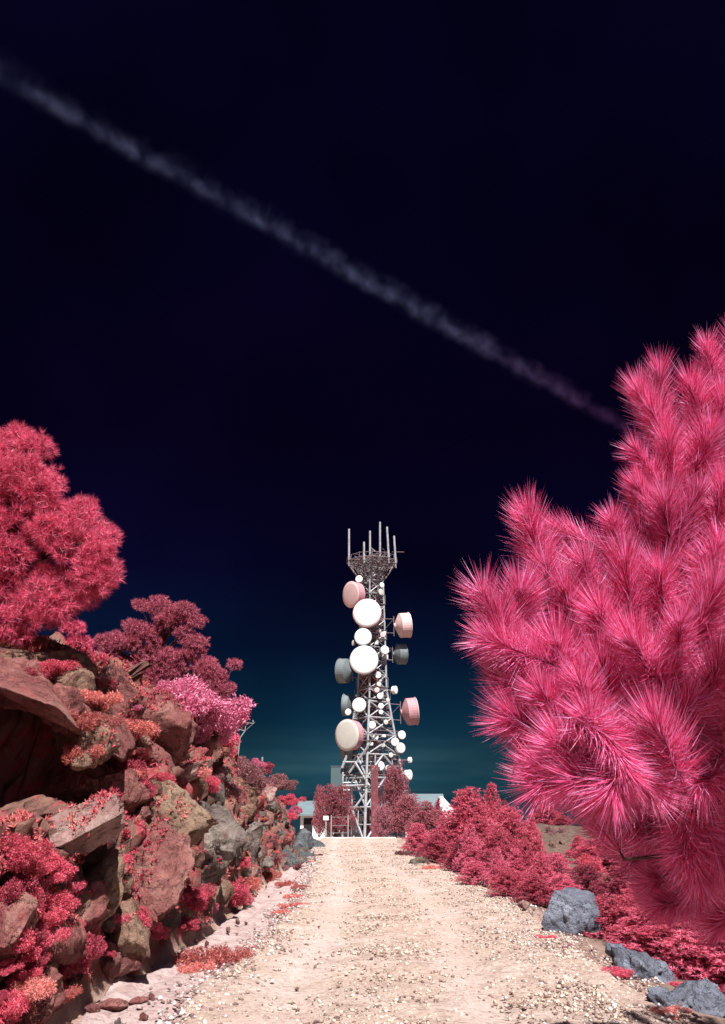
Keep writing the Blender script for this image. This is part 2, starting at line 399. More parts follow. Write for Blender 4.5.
def strip(name, fl, fr, y0, y1, mat, dz, nacross=40, step=.12, relief=0.0):
    ys = np.arange(y0, y1, step); u = np.linspace(0, 1, nacross)
    YY = ys[:, None] + u[None] * 0
    jl = .10 * fbm(np.stack([ys * 1.3, ys * 0, ys * 0], -1), 3, 51); jr = .14 * fbm(np.stack([ys * 1.3, ys * 0, ys * 0], -1), 3, 61)
    XX = (fl(ys) + jl)[:, None] * (1 - u) + (fr(ys) + jr)[:, None] * u
    ZZ = H(XX, YY) + dz
    q = np.stack([XX, YY, XX * 0], -1)
    if relief:
        uu = u[None]
        ZZ = ZZ + relief * fbm(q * 2.2, 4, 71) - .045 * np.exp(-((uu - .24) / .07) ** 2) - .035 * np.exp(-((uu - .66) / .07) ** 2)
    edge = np.minimum(u, 1 - u)[None]
    ZZ = ZZ - .07 * (1 - sst(edge, 0, .03))
    n = len(ys); idx = np.arange(n * nacross).reshape(n, nacross)
    qd = np.stack([idx[:-1, :-1], idx[:-1, 1:], idx[1:, 1:], idx[1:, :-1]], -1).reshape(-1, 4)
    o = mesh_obj(name, np.stack([XX, YY, ZZ], -1).reshape(-1, 3), qd, mat, smooth=True)
    uvl = o.data.uv_layers.new(name='UVMap')
    U = np.broadcast_to(u[None], (n, nacross)).ravel(); V = YY.ravel()
    li = qd.ravel(); uvl.data.foreach_set('uv', np.stack([U[li], V[li]], -1).astype(np.float32).ravel())
    return o
verge = strip('sandy_verge', lambda y: foot(y) + .03, lambda y: road_l(y) + .25, -15, 33, M_sand, .012, 24, .12, .01)
tag(verge, 'pale pinkish sand strip between rock face and gravel road', 'verge', kind='structure')
road = strip('road', road_l, road_r, -18, 58, M_road, .03, 70, .09, .014)
tag(road, 'pale gravel track running up to the radio tower', 'road', kind='structure')
sea = mesh_obj('sea', [(-40000, -40000, -90), (40000, -40000, -90), (40000, 40000, -90), (-40000, 40000, -90)], [(0, 1, 2, 3)], None)
m, nt, nd, lk = newmat('far_sea'); tc = nd.new('ShaderNodeTexCoord'); n = noise_node(nt, tc.outputs['Object'], .01, 4); finish(nt, (.0025, .016, .026), .7, bump(nt, n.outputs['Fac'], .3, 2), .1); sea.data.materials.append(m)
tag(sea, 'dark teal sea far below the hilltop', 'sea', kind='structure')

# ------------------------------------------------------------------ stones on road (gravel = stuff)
def stones(name, P, S, mat, seed=0):
    n = len(P)
    base = np.array([[0, 0, 1], [.9, 0, .1], [.28, .86, 0], [-.73, .53, .15], [-.73, -.53, -.05], [.28, -.86, .1], [0, 0, -1]], float)
    fc = np.array([[0, 1, 2], [0, 2, 3], [0, 3, 4], [0, 4, 5], [0, 5, 1], [6, 2, 1], [6, 3, 2], [6, 4, 3], [6, 5, 4], [6, 1, 5]])
    r = np.random.default_rng(seed)
    V = base[None] * (1 + .35 * (r.random((n, 7, 3)) - .5)) * (np.stack([.8 + .6 * r.random(n), .8 + .5 * r.random(n), .45 + .4 * r.random(n)], -1))[:, None]
    a = r.random(n) * 6.28; ca, sa = np.cos(a)[:, None], np.sin(a)[:, None]
    Vx = V[..., 0] * ca - V[..., 1] * sa; Vy = V[..., 0] * sa + V[..., 1] * ca
    tz = (r.random(n) - .5) * .8; Vz = V[..., 2] + Vx * tz[:, None]
    V = np.stack([Vx, Vy, Vz], -1) * S[:, None, None] + P[:, None]
    Fc = (fc[None] + (np.arange(n) * 7)[:, None, None]).reshape(-1, 3)
    return mesh_obj(name, V.reshape(-1, 3), Fc, mat)
def stone_mat(name, stops):
    m, nt, nd, lk = newmat(name); g = nd.new('ShaderNodeNewGeometry'); r = ramp(nd, stops); lk.new(g.outputs['Random Per Island'], r.inputs[0])
    tc = nd.new('ShaderNodeTexCoord'); n = noise_node(nt, tc.outputs['Object'], 60, 5)
    finish(nt, r.outputs[0], .85, bump(nt, n.outputs['Fac'], .5, .006), .2); return m
M_st1 = stone_mat('road_gravel', [(0, (.12, .075, .065)), (.35, (.30, .20, .165)), (.6, (.44, .34, .285)), (.85, (.54, .44, .34)), (1, (.66, .58, .48))])
M_st2 = stone_mat('shoulder_gravel', [(0, (.12, .07, .07)), (.35, (.28, .18, .165)), (.65, (.42, .33, .30)), (.88, (.53, .46, .43)), (1, (.68, .63, .60))])
def road_pts(n, u0, u1, y0, y1, pw, seed):
    r = np.random.default_rng(seed); y = y0 + (y1 - y0) * r.random(n) ** pw
    u = u0 + (u1 - u0) * r.random(n); x = road_l(y) * (1 - u) + road_r(y) * u
    return x, y, u, r
x1, y1_, u1, r_ = road_pts(60000, .02, .98, 5.5, 34, 1.8, 3)
dens = (1 - .75 * np.exp(-((u1 - .22) / .07) ** 2) - .6 * np.exp(-((u1 - .64) / .06) ** 2)) * (.35 + .65 * np.exp(-((u1 - .45) / .12) ** 2) + .6 * sst(u1, .72, .95) + .3 * (1 - sst(u1, .05, .15)))
dens *= .35 + .9 * sst(fbm(np.stack([x1, y1_, x1 * 0], -1) * 1.7, 2, 4), -.3, .5)
k = r_.random(len(x1)) < dens; x1, y1_ = x1[k], y1_[k]
S = .005 + .021 * r_.random(len(x1)) ** 2.8
g1 = stones('gravel', np.stack([x1, y1_, H(x1, y1_) + .034 - .04 * np.exp(-((u1[k] - .24) / .07) ** 2) - .03 * np.exp(-((u1[k] - .66) / .07) ** 2)], -1), S, M_st1, 5)
tag(g1, 'loose buff gravel scattered over the road surface', 'gravel', kind='stuff')
x2, y2_, u2, r_ = road_pts(17000, .66, 1.06, 5.5, 34, 1.7, 8)
k = r_.random(len(x2)) < sst(u2, .62, .98) * .75; x2 = x2[k]; y2_ = y2_[k]
x2 = x2 + .18 * fbm(np.stack([y2_, y2_ * 0, y2_ * 0], -1) * .7, 2, 8)
S = .006 + .021 * r_.random(len(x2)) ** 2.8
g2 = stones('gravel_shoulder', np.stack([x2, y2_, H(x2, y2_) + .025 + .3 * S], -1), S, M_st2, 6)
tag(g2, 'coarse whitish stones heaped along the right shoulder', 'gravel', kind='stuff')
y3 = 5.5 + 26 * np.random.default_rng(4).random(3800) ** 1.6; r_ = np.random.default_rng(5)
x3 = road_l(y3) + .08 + .16 * r_.standard_normal(3800) + .1 * fbm(np.stack([y3, y3 * 0, y3 * 0], -1) * .9, 2, 8)
S = .007 + .028 * r_.random(3800) ** 3.0
g3 = stones('gravel_berm', np.stack([x3, y3, H(x3, y3) + .025 + .2 * S], -1), S, M_st2, 9)
tag(g3, 'line of pinkish pebbles between the sand strip and the road', 'gravel', kind='stuff')

# ------------------------------------------------------------------ rocks
def ico(sub):
    bm = bmesh.new(); bmesh.ops.create_icosphere(bm, subdivisions=sub, radius=1)
    v = np.array([a.co[:] for a in bm.verts]); f = np.array([[q.index for q in a.verts] for a in bm.faces]); bm.free(); return v, f
ICO = {s: ico(s) for s in (2, 3, 4, 5)}
def rot_m(rx, ry, rz): return np.array(Euler((R(rx), R(ry), R(rz))).to_matrix())
def rock_verts(seed, dims, sub=4, cuts=16, tight=.62, rough=.05):
    r = np.random.default_rng(seed); v, f = ICO[sub]; v = v.copy() * 1.15
    for k in range(cuts):
        n = r.standard_normal(3); n /= np.linalg.norm(n); d = tight + .3 * r.random()
        t = np.clip(v @ n - d, 0, None); v -= t[:, None] * n
    v = v * np.array(dims) / 2
    L = min(dims)
    nv = v / (np.linalg.norm(v, axis=1, keepdims=True) + 1e-6)
    v = v + nv * (rough * L * fbm(v / L * 2.2 + seed, 3, seed % 50) + rough * .5 * L * fbm(v / L * 7 + seed, 3, seed % 37))[:, None]
    v = v + nv * (L * (.065 * facet(v / L * 2.1 + seed * 1.7, seed) + .045 * facet(v / L * 5.5 + seed, seed + 9)))[:, None]
    return v, f
def rock(name, seed, loc, dims, rot, mat, sub=4, **kw):
    v, f = rock_verts(seed, dims, sub, **kw)
    v = v @ rot_m(*rot).T
    return mesh_obj(name, v, f, mat, loc=[float(a) for a in loc])

# px, py, w_px, h_px, depth_m, rot, mat, push (m toward camera), label
BOULD = [
 (64, 700, 160, 34, 3.4, (8, 40, 12), M_rock_red, .10, 'long rust brown slab leaning over the black recess at left', 8.7, 4),
 (20, 664, 96, 40, 3.2, (10, 12, 5), M_rock_brown, .1, 'layered brown ledge just under the big pine at far left', 9.0, 9),
 (28, 692, 54, 42, .5, (10, 20, 10), M_rock_red, 0, 'cracked maroon rock capping the slab over the recess, leftmost', 8.0, 61),
 (68, 708, 46, 46, .5, (0, 50, 10), M_rock_red, 0, 'upright maroon rock in the middle of the slab over the recess', 7.9, 62),
 (96, 744, 46, 44, .5, (0, 40, 20), M_rock_brown, 0, 'brown rock at the right lower end of the slab over the recess', 7.9, 63),
 (74, 682, 44, 36, .5, (0, 10, 10), M_rock_brown, 0, 'brown block between the layered ledge and the stacked flat rocks', 8.3, 64),
 (112, 694, 58, 52, .8, (10, 18, 20), M_rock_red, .15, 'stacked flat layered rocks high on the rock face below dusky pine', 10.0, 3),
 (160, 737, 76, 68, .9, (20, 12, 20), M_rock_red, .25, 'rounded mauve brown boulder beside the bright pink bush', 11.5, 5),
 (183, 777, 50, 19, .5, (0, -34, 10), M_rock_pale, .35, 'pale narrow slab pointing up and right over the ochre boulder', 11.2, 7),
 (165, 812, 96, 56, .9, (10, 22, 0), M_rock_yellow, .35, 'broad ochre topped boulder in the middle of the rock face', 10.8, 11),
 (203, 850, 82, 84, .9, (5, 20, 25), M_rock_grey, .45, 'big grey wedge standing in for the shaded face of the ochre boulder', 11.0, 2),  # shaded front of the ochre boulder, its shade put into grey rock colour
 (70, 836, 120, 46, 1.0, (12, -30, 8), M_rock_pale, .1, 'large pale pink slab rising right beneath the black recess', 7.9, 14),
 (146, 892, 74, 100, .7, (-6, 6, -20), M_rock_red, .35, 'tall flat red brown block standing above the sand strip', 9.4, 21),
 (101, 885, 38, 60, .5, (0, 22, 0), M_rock_brown, .25, 'narrow brown rock wedged left of the tall red block', 8.3, 22),
 (88, 912, 46, 50, .5, (0, 30, 10), M_rock_red, .25, 'maroon rock directly above the brightest crimson bush', 7.9, 23),
 (126, 925, 34, 62, .5, (0, -38, 0), M_rock_brown, .35, 'olive brown slab leaning at the foot of the tall red block', 8.5, 24),
 (60, 945, 52, 46, .6, (0, 20, 0), M_rock_red, .2, 'dark maroon rock behind the brightest crimson bush at lower left', 7.3, 25),
 (10, 930, 50, 60, .6, (0, 20, 30), M_rock_red, .1, 'red brown rock at the left picture edge among crimson bushes', 6.9, 26),
 (36, 1000, 56, 54, .6, (0, 30, 10), M_rock_red, .1, 'dark rock in the bottom left corner', 6.4, 27),
 (236, 806, 34, 40, .5, (0, 10, 0), M_rock_brown, .3, 'smooth brown rounded boulder right of the pale narrow slab', 14.0, 31),
 (212, 792, 26, 30, .4, (0, -20, 0), M_rock_grey, .3, 'small grey block between pale narrow slab and smooth brown boulder', 12.8, 32),
 (263, 802, 30, 20, .4, (0, -24, 0), M_rock_pale, .35, 'light tan boulder halfway up the far jumble of rocks', 16.5, 33),
 (300, 852, 22, 34, .8, (0, 10, 0), M_rock_dark, .3, 'dark blue grey boulder at the far end of the rock face', 25.5, 34),
 (284, 862, 26, 26, .6, (0, 10, 0), M_rock_dark, .3, 'dark slate rock at roadside left of the far end boulder', 22.0, 35),
 (148, 850, 30, 26, .4, (0, 30, 0), M_rock_grey, .4, 'small pale edged stone above the tall red block', 10.0, 36),
 (118, 800, 50, 48, .6, (0, 50, 20), M_rock_red, .15, 'brown arch shaped rock right of the black recess', 9.3, 37),
 (172, 862, 22, 60, .4, (0, 0, 0), M_rock_brown, .2, 'thin brown rock in the dark cleft left of the grey wedge', 10.4, 38),
 (78, 780, 50, 60, .5, (0, 60, 0), M_rock_red, -.2, 'brown rock at lower right rim of the black recess', 9.0, 39),
 (85, 735, 60, 50, .6, (0, 40, 0), M_rock_brown, .15, 'angular brown rock among rusty shrubs above the recess', 9.2, 40),
 (245, 845, 36, 44, .5, (0, 12, 10), M_rock_grey, .3, 'grey rock beside the dark gap at roadside behind the grey wedge', 14.5, 41),
 (225, 830, 30, 40, .5, (0, 25, 10), M_rock_brown, .2, 'brown rock tucked behind the grey wedge', 13.0, 42),
]
for (px, py, w, h, dep, rot, mat, push, label, Yd, seed) in BOULD:
    P = raycast(px, py)
    if P[1] < 31 and not (px < 97 and 640 < py < 800): Yd = P[1] - .10 - push * .4
    p = at(px, py, Yd); s = mpp(px, py, Yd)
    o = rock('boulder', seed, p, (w * s * 1.2, dep, h * s * 1.2), rot, mat, 5 if w * h > 2500 else 4, tight=.58, cuts=18)
    tag(o, label, 'boulder', 'boulders of the left rock face')
# right-hand rocks
for (px, py, w, h, dep, rot, mat, label, Yd, seed) in [
 (572, 916, 62, 62, .7, (8, 10, 15), M_rock_shade_blue, 'blue grey boulder at right road edge below the young pines', 11.6, 51),
 (640, 968, 84, 46, .6, (5, 8, 10), M_rock_shade_blue, 'low bluish boulder under the drooping lower needles of the big pine', 8.9, 52),
 (700, 1002, 62, 40, .5, (5, -6, 10), M_rock_shade_blue, 'pale blue boulder in the bottom right corner of the road edge', 7.7, 53),
 (664, 1000, 28, 34, .35, (0, 20, 30), M_rock_shade_blue, 'small rounded bluish rock beside the pale blue corner boulder', 7.6, 54),
 (618, 948, 22, 16, .25, (0, 10, 30), M_rock_shade_blue, 'small bluish stone between the two bluish boulders', 9.6, 55),
 (418, 862, 20, 14, .4, (0, 0, 0), M_rock_green, 'low grey green rock at the road edge below the nearest tower pine', 23.0, 56),
 (401, 856, 16, 12, .4, (0, 0, 0), M_rock_green, 'grey green stone heap edge beside the top of the road', 27.0, 57),
 (523, 903, 14, 10, .2, (0, 0, 0), M_rock_pale, 'small pale stone at road edge left of the blue grey boulder', 13.6, 58)]:
    p = at(px, py, Yd); s = mpp(px, py, Yd); p[2] -= .10 * h * s
    tag(rock('boulder', seed, p, (w * s, dep, h * s), rot, mat, 5 if w > 40 else 4, tight=.60, cuts=18), label, 'boulder', 'boulders on the right road edge')

# shared meshes for the small rocks of the jumble
small = []
for k in range(10):
    v, f = rock_verts(100 + k, (1, .8 + .3 * (k % 3), .7 + .25 * (k % 2)), 3, cuts=14, tight=.55, rough=.06)
    me = bpy.data.meshes.new('rock'); me.from_pydata([tuple(a) for a in v.tolist()], [], f.tolist()); me.update(); small.append(me)
smallm = {}
def small_rock(p, size, mat, label, group, r, cat='rock', name='rock'):
    k = int(r.integers(0, 10)); key = (k, mat.name)
    if key not in smallm:
        me = small[k].copy(); me.materials.append(mat); smallm[key] = me
    o = bpy.data.objects.new(name, smallm[key]); col.objects.link(o)
    o.location = [float(a) for a in p]; o.rotation_euler = [float(a) for a in r.uniform(0, 6.28, 3)]
    o.scale = [float(size * a) for a in r.uniform(.75, 1.25, 3)]
    return tag(o, label, cat, group)
r_ = np.random.default_rng(77)
mats_far = [M_rock_grey, M_rock_green, M_rock_grey, M_rock_brown, M_rock_pale, M_rock_green, M_rock_red]
cnt = 0
for t in range(140):          # the far jumble
    px = r_.uniform(214, 306); top = np.interp(px, [214, 240, 262, 285, 300, 306], [770, 775, 768, 790, 820, 845]); bot = np.interp(px, [214, 250, 306], [872, 880, 866])
    py = r_.uniform(top, bot); P = raycast(px, py)
    if P[1] > 33: continue
    s = mpp(px, py, P[1]); w = r_.uniform(9, 23) * s
    m = mats_far[int(r_.integers(0, 7))] if px < 270 else [M_rock_dark, M_rock_green, M_rock_grey][int(r_.integers(0, 3))]
    if py < 800: m = [M_rock_grey, M_rock_brown, M_rock_red][int(r_.integers(0, 3))]
    small_rock(P, w, m, 'small angular rock packed in the low jumble at the far end of the rock face', 'rocks of the far jumble', r_)
for t in range(110):           # near face fill
    px = r_.uniform(-20, 225); top = np.interp(px, [-20, 60, 130, 225], [650, 660, 700, 790]); bot = np.interp(px, [-20, 60, 190, 225], [1020, 1000, 930, 900])
    py = r_.uniform(top, bot); P = raycast(px, py)
    if P[1] > 20 or (px < 112 and 690 < py < 840): continue
    s = mpp(px, py, P[1]); w = r_.uniform(16, 44) * s
    m = [M_rock_red, M_rock_brown, M_rock_red, M_rock_grey][int(r_.integers(0, 4))]
    small_rock(P, w, m, 'loose reddish brown rock lodged between the big boulders of the near rock face', 'rocks filling the near rock face', r_)
for t in range(34):            # stones on the sandy strip foot
    y = r_.uniform(6.6, 26); x = foot(y) + r_.uniform(-.05, .75) ** 1; x = min(x, road_l(y) + .05)
    w = r_.uniform(.035, .10)
    small_rock((x, y, float(H(x, y)) + .02 + w * .15), w, [M_rock_red, M_rock_pale, M_rock_grey][t % 3], 'fist sized stone lying on the pale sand strip', 'stones on the sand strip', r_, 'stone', 'stone')
for (px, py, w, h) in [(112, 1008, 34, 12), (138, 1004, 22, 10), (92, 1012, 16, 9)]:
    P = raycast(px, py); s = mpp(px, py, P[1])
    tag(rock('stone', px, P + np.array([0, 0, .02]), (w * s, .16, h * s), (0, 0, 10), M_rock_red, 3), {112: 'long flat mauve stone on the sand near the bottom left', 138: 'pointed mauve stone right of the long flat one on the sand', 92: 'small mauve stone left of the long flat one on the sand'}[px], 'stone')

# ------------------------------------------------------------------ foliage generators
def unit(a): return a / (np.linalg.norm(a, axis=-1, keepdims=True) + 1e-9)
def blades(P, D, L, W, r, bend=0.0, seg=1):
    """P base points, D directions (unit), L lengths, W widths -> arrays of triangles / bent blades"""
    n = len(P); side = unit(np.cross(D, r.standard_normal((n, 3))))
    if seg == 1:
        V = np.stack([P - side * W[:, None] / 2, P + side * W[:, None] / 2, P + D * L[:, None]], 1)
        return V.reshape(-1, 3), np.arange(3 * n).reshape(-1, 3)
    up = np.array([0, 0, 1.0]); mid = P + D * (L * .5)[:, None]; D2 = unit(D + bend * up); tip = mid + D2 * (L * .5)[:, None]
    w = W[:, None] / 2
    V = np.stack([P - side * w, P + side * w, mid - side * w, mid + side * w, tip], 1).reshape(-1, 3)
    b = (np.arange(n) * 5)[:, None]
    Fc = np.concatenate([b + [0, 1, 3], b + [0, 3, 2], b + [2, 3, 4]], 0)
    return V, Fc
def tufts(C, D, n, L, W, r, spread=1.2, jit=.3):
    """radiating needle bursts at C pointing along D"""
    m = len(C); Cc = np.repeat(C, n, 0); Dd = np.repeat(D, n, 0)
    d = unit(Dd * (1 / spread) + r.standard_normal((m * n, 3)) * .55)
    Ll = np.repeat(L, n) * r.uniform(1 - jit, 1.1, m * n)
    return blades(Cc, d, Ll, np.full(m * n, W) if np.isscalar(W) else np.repeat(W, n), r)
def blob_tufts(blobs, r, dens, shell=.35):
    C = []; D = []
    for (c, rad, sq) in blobs:
        k = max(20, int(dens * rad * rad)); d = unit(r.standard_normal((k, 3))); rr = rad * (1 - shell * r.random(k) ** 1.4) * (1 + .28 * vnoise(d * 2.3 + c * 3, 5))
        p = d * rr[:, None]; p[:, 2] *= sq
        C.append(c + p); D.append(unit(d * .8 + np.array([0, 0, .35])))
    return np.concatenate(C), np.concatenate(D)

def poly_blobs(poly, n, r0, r1, seed):
    r = np.random.default_rng(seed); P = np.array(poly, float); out = []
    def ins(x, y):
        c = False; j = len(P) - 1
        for i in range(len(P)):
            if (P[i, 1] > y) != (P[j, 1] > y) and x < (P[j, 0] - P[i, 0]) * (y - P[i, 1]) / (P[j, 1] - P[i, 1]) + P[i, 0]: c = not c
            j = i
        return c
    while len(out) < n:
        x = r.uniform(P[:, 0].min(), P[:, 0].max()); y = r.uniform(P[:, 1].min(), P[:, 1].max()); q = r.uniform(r0, r1)
        if all(ins(x + q * .8 * math.cos(a), y + q * .8 * math.sin(a)) for a in (0, 1.57, 3.14, 4.71)): out.append((x, y, q))
    return out
def tree(name, label, cat, group, base, blobs_px, Yd, mat, L, W, dens, n, seed, sq=.7, trunk_to=None, depth_j=1.3, trunk_r=.08, extra=None, spread=1.3):
    """a pine whose foliage clumps sit at real positions around a trunk at base"""
    r = np.random.default_rng(seed)
    root = empty(name, base); tag(root, label, cat, group)
    blobs = []
    for (px, py, rp) in blobs_px:
        s = mpp(px, py, Yd); rad = rp * s * 1.06
        for k in range(3):
            dy = (k - 1) * rad * 1.0 * depth_j + r.uniform(-.2, .2) * rad
            c = at(px, py, Yd + dy) if k == 1 else at(px + r.uniform(-.25, .25) * rp, py + r.uniform(-.2, .2) * rp, Yd + dy)
            blobs.append((c - base, rad * (1 if k == 1 else .85), sq))
    if extra: blobs += [(np.array(c) - base, rad, sq) for c, rad in extra]
    C, D = blob_tufts(blobs, r, dens)
    v, f = tufts(C, D, n, np.full(len(C), L), W, r, spread)
    cen = np.mean([b[0] for b in blobs], 0)
    mb = MB(); topz = max(b[0][2] for b in blobs)
    tx = np.array([cen[0] * .8, cen[1] * .8, topz * .92]) if trunk_to is None else np.array(trunk_to) - base
    pts = [np.array([0, 0, -.3]), np.array([0.02, 0, .15 * tx[2]]), tx * .5 + np.array([.08, 0, 0]), tx * .8, tx]
    mb.path(pts, [trunk_r * 1.2, trunk_r, trunk_r * .75, trunk_r * .4, trunk_r * .15], 8)
    mb.build('trunk', M_bark, root, True)
    for (c, rad, q) in blobs[:: 3 if not extra else 2]:
        t = min(.95, max(.25, c[2] / max(topz, .1) * .75)); st = tx * t
        l = MB(); l.path([st, (st + c) / 2 + np.array([0, 0, -.08 * rad]), c + np.array([0, 0, -.1 * rad])], [trunk_r * .4, trunk_r * .28, trunk_r * .1], 5)
        l.build('branch', M_bark, root, True)
    mesh_obj('crown', v, f, mat, root)
    return root

# big pine, top left
base = np.array([-4.6, 9.2, float(H(-4.6, 9.2))])
big_left = tree('pine_tree', 'big puffy pine standing over the rock face at the left picture edge', 'pine tree', None, base,
   poly_blobs([(-60, 440), (20, 426), (40, 436), (52, 472), (84, 498), (108, 530), (122, 572), (96, 604), (58, 622), (50, 640), (-60, 655)], 58, 12, 23, 81) + [(36, 446, 15), (100, 540, 17), (106, 572, 15), (84, 512, 16), (18, 440, 14)],
   8.6, M_pine, .10, .0052, 1300, 26, 5, .85, None, 1.6, .12,
   [((-4.9, 7.2, 4.6), .7), ((-4.6, 6.4, 4.3), .7), ((-5.4, 8.0, 5.2), .8), ((-5.6, 6.8, 4.6), .8), ((-4.2, 6.9, 3.9), .6)], 1.5)  # clumps out of frame, added to cast shade on the recess

def left_tree(label, px0, py0, Yd, blobs, mat, seed, dens=1500, L=.075, W=.008, n=16, sq=.6, name='pine_tree', tr=.07):
    b = at(px0, py0, Yd + .3); zb = float(H(b[0], b[1])); b[2] = min(zb, b[2])
    return tree(name, label, 'pine tree', 'pines on top of the rock face', b, blobs, Yd, mat, L, W, dens, n, seed, sq, None, .8, tr)
left_tree('layered dusky red pine with flat top behind the rock face', 150, 740, 15.5,
   poly_blobs([(122, 600), (180, 596), (206, 616), (208, 650), (226, 690), (215, 740), (100, 730), (84, 670), (92, 640), (118, 628)], 80, 7, 12, 82) + [(140, 605, 8), (160, 603, 9), (180, 608, 9), (196, 622, 9), (104, 640, 8)], M_pine_dusky, 11)
left_tree('small dusky pine with side shoots right of the layered flat topped pine', 215, 760, 16.5,
   poly_blobs([(198, 658), (240, 656), (242, 672), (232, 690), (236, 712), (226, 745), (196, 745), (190, 690)], 30, 6, 10, 83) + [(234, 664, 7), (226, 690, 8), (208, 662, 8)], M_pine_dusky, 12, tr=.05)
left_tree('small red pine between the big puffy pine and the layered pine', 80, 700, 11.5,
   [(72, 628, 11), (60, 645, 12), (80, 645, 13), (95, 660, 10), (68, 662, 13), (45, 655, 10), (88, 676, 11)], M_pine, 13, tr=.05)

# young pines: a few built, then copied
def young(name, h, rad, mat, seed, whorls=10, taper=.9, L=.07, W=.0105, n=13, puff=.105, pk=13):
    r = np.random.default_rng(seed); root = empty(name)
    mb = MB(); mb.path([(0, 0, -.25), (.02, 0, h * .35), (0, .02, h * .7), (0, 0, h * .97)], [.035 * h, .028 * h, .016 * h, .006 * h], 6)
    C = [np.array([[0, 0, h * (.93 + .02 * k)] for k in range(4)])]; D = [np.tile([0, 0, 1.0], (4, 1))]
    br = mb
    for w in range(whorls):
        z0 = h * (.06 + .84 * w / (whorls - 1)); rr = rad * (1 - (w / whorls) ** 1.25 * .86) ** taper
        nb = 9 if w < whorls * .75 else 6; a0 = r.uniform(0, 6.28)
        for b in range(nb):
            a = a0 + 6.283 * b / nb + r.uniform(-.25, .25); ln = rr * r.uniform(.75, 1.15)
            p0 = np.array([0, 0, z0]); p1 = np.array([math.cos(a) * ln, math.sin(a) * ln, z0 + ln * r.uniform(.35, .75)])
            br.tube(p0, p1, .008 * h, .003 * h, 4)
            for t in ([.45, .75, 1.0] if ln > .35 * rad else [1.0]):
                p = p0 * (1 - t) + p1 * t + r.uniform(-.04, .04, 3) * h ** .5
                pr = puff * r.uniform(.7, 1.2) * (1.15 if t < .8 else 1); d_ = unit(r.standard_normal((pk, 3)) + [[0, 0, .45]])
                C.append(p + d_ * pr * r.uniform(.45, 1, (pk, 1))); D.append(unit(d_ + [[0, 0, .3]]))
    br.build('trunk', M_bark, root, False)
    C = np.concatenate(C); D = np.concatenate(D)
    v, f = tufts(C, D, n, np.full(len(C), L) * r.uniform(.8, 1.2, len(C)), W, r, 1.1)
    mesh_obj('crown', v, f, mat, root)
    return root
protos = [young('young_pine', 2.0, .66, M_young, 21, 11, 1.25), young('young_pine', 2.0, .55, M_young, 22, 12, 1.5), young('young_pine', 2.0, .75, M_young, 23, 10, 1.0),
          young('young_pine', 2.0, .62, M_young_pale, 24, 11, 1.25), young('young_pine', 2.0, .85, M_young_pale, 25, 8, .7)]
used = set()
def place_young(px, pytop, Yd, label, group, k, wide=1.0, minz=None, hmin=.5):
    p = at(px, pytop, Yd); zb = float(H(p[0], p[1])); h = max(p[2] - zb, hmin)
    if k in used: o = copy_tree(protos[k])
    else: o = protos[k]; used.add(k)
    o.location = (p[0], p[1], zb - .03); sc = h / 2.0; wd = 1.35 * wide * (sc ** .7)
    o.scale = (wd, wd, sc); o.rotation_euler = (0, 0, random.uniform(0, 6.28))
    return tag(o, label, 'young pine', group)
G = 'young pines beside the right road edge'
for a in [
 (578, 834, 29, 'young pine at the top of the bare brown slope', 0, .9), (556, 852, 22, 'young pine low on the left side of the bare brown slope', 2, .9),
 (438, 797, 35, 'slender rosy young pine left of the white gable, the thinner one', 1, .6), (505, 799, 31, 'thin young pine just right of the slender pointed one', 1, .6), (478, 798, 29, 'thin young pine between the blunt topped and the pointed one', 1, .6), (531, 812, 27, 'thin young pine in front of the round headed dark pine', 1, .6), (456, 806, 30, 'thin young pine under the right slope of the white gable', 1, .6),
 (470, 822, 20, 'thin young pine standing in the middle of the right thicket', 1, .7), (525, 836, 18, 'thin young pine at the left rim of the bare brown slope', 1, .65), (497, 846, 17, 'thin young pine low in the right thicket', 1, .7),
 (427, 800, 33, 'rosy young pine just left of the white gable', 3, 1.1), (467, 786, 26, 'tall blunt topped young pine right of the white gable', 0, 1.1),
 (491, 782, 30, 'slender pointed young pine topping the right thicket', 1, .8), (449, 817, 27, 'young pine directly below the white gable', 0, 1.1),
 (510, 806, 27, 'young pine right of the slender pointed one', 2, 1.0), (478, 815, 23, 'young pine in the middle of the right thicket below the blunt topped one', 0, 1.1),
 (418, 822, 27, 'pale young pine at the top of the road right of the dusky pair', 0, 1.0), (499, 828, 22, 'crimson young pine below the slender pointed one', 2, 1.0),
 (436, 832, 24, 'low spreading young pine near the road crest', 2, 1.1), (460, 838, 21, 'young pine over the road edge halfway along the thicket', 1, 1.2),
 (486, 848, 19, 'bushy young pine over the road edge right of the halfway one', 0, 1.2), (516, 846, 18, 'young pine with pointed leader before the bare brown slope', 1, 1.0),
 (540, 850, 17, 'pointed young pine at the foot of the bare brown slope', 1, .9), (508, 872, 15.5, 'low young pine touching the stony shoulder', 2, 1.2),
 (534, 876, 14.5, 'low young pine left of the blue grey boulder', 0, 1.2), (476, 868, 17.5, 'low red young pine along the shoulder, nearest the road', 2, 1.1),
 (560, 872, 14.5, 'young pine right behind the blue grey boulder', 0, 1.1), (585, 862, 17, 'crimson young pine between brown slope and big pine', 2, 1.1),
 (545, 803, 40, 'round headed dark pine on the crest right of the thicket', 2, 1.5), (562, 815, 39, 'low dark pine descending from the round headed one', 2, 1.3),
 (608, 828, 31, 'young pine on the slope left of the foreground needles', 0, 1.3), (628, 820, 27, 'shaded young pine behind the hanging needles, upper one', 2, 1.4), (590, 838, 28, 'young pine at the right end of the bare brown slope', 2, 1.2)]:
    place_young(a[0], a[1], a[2], a[3], G, a[4], a[5])
G2 = 'young pines shaded by the big foreground pine'
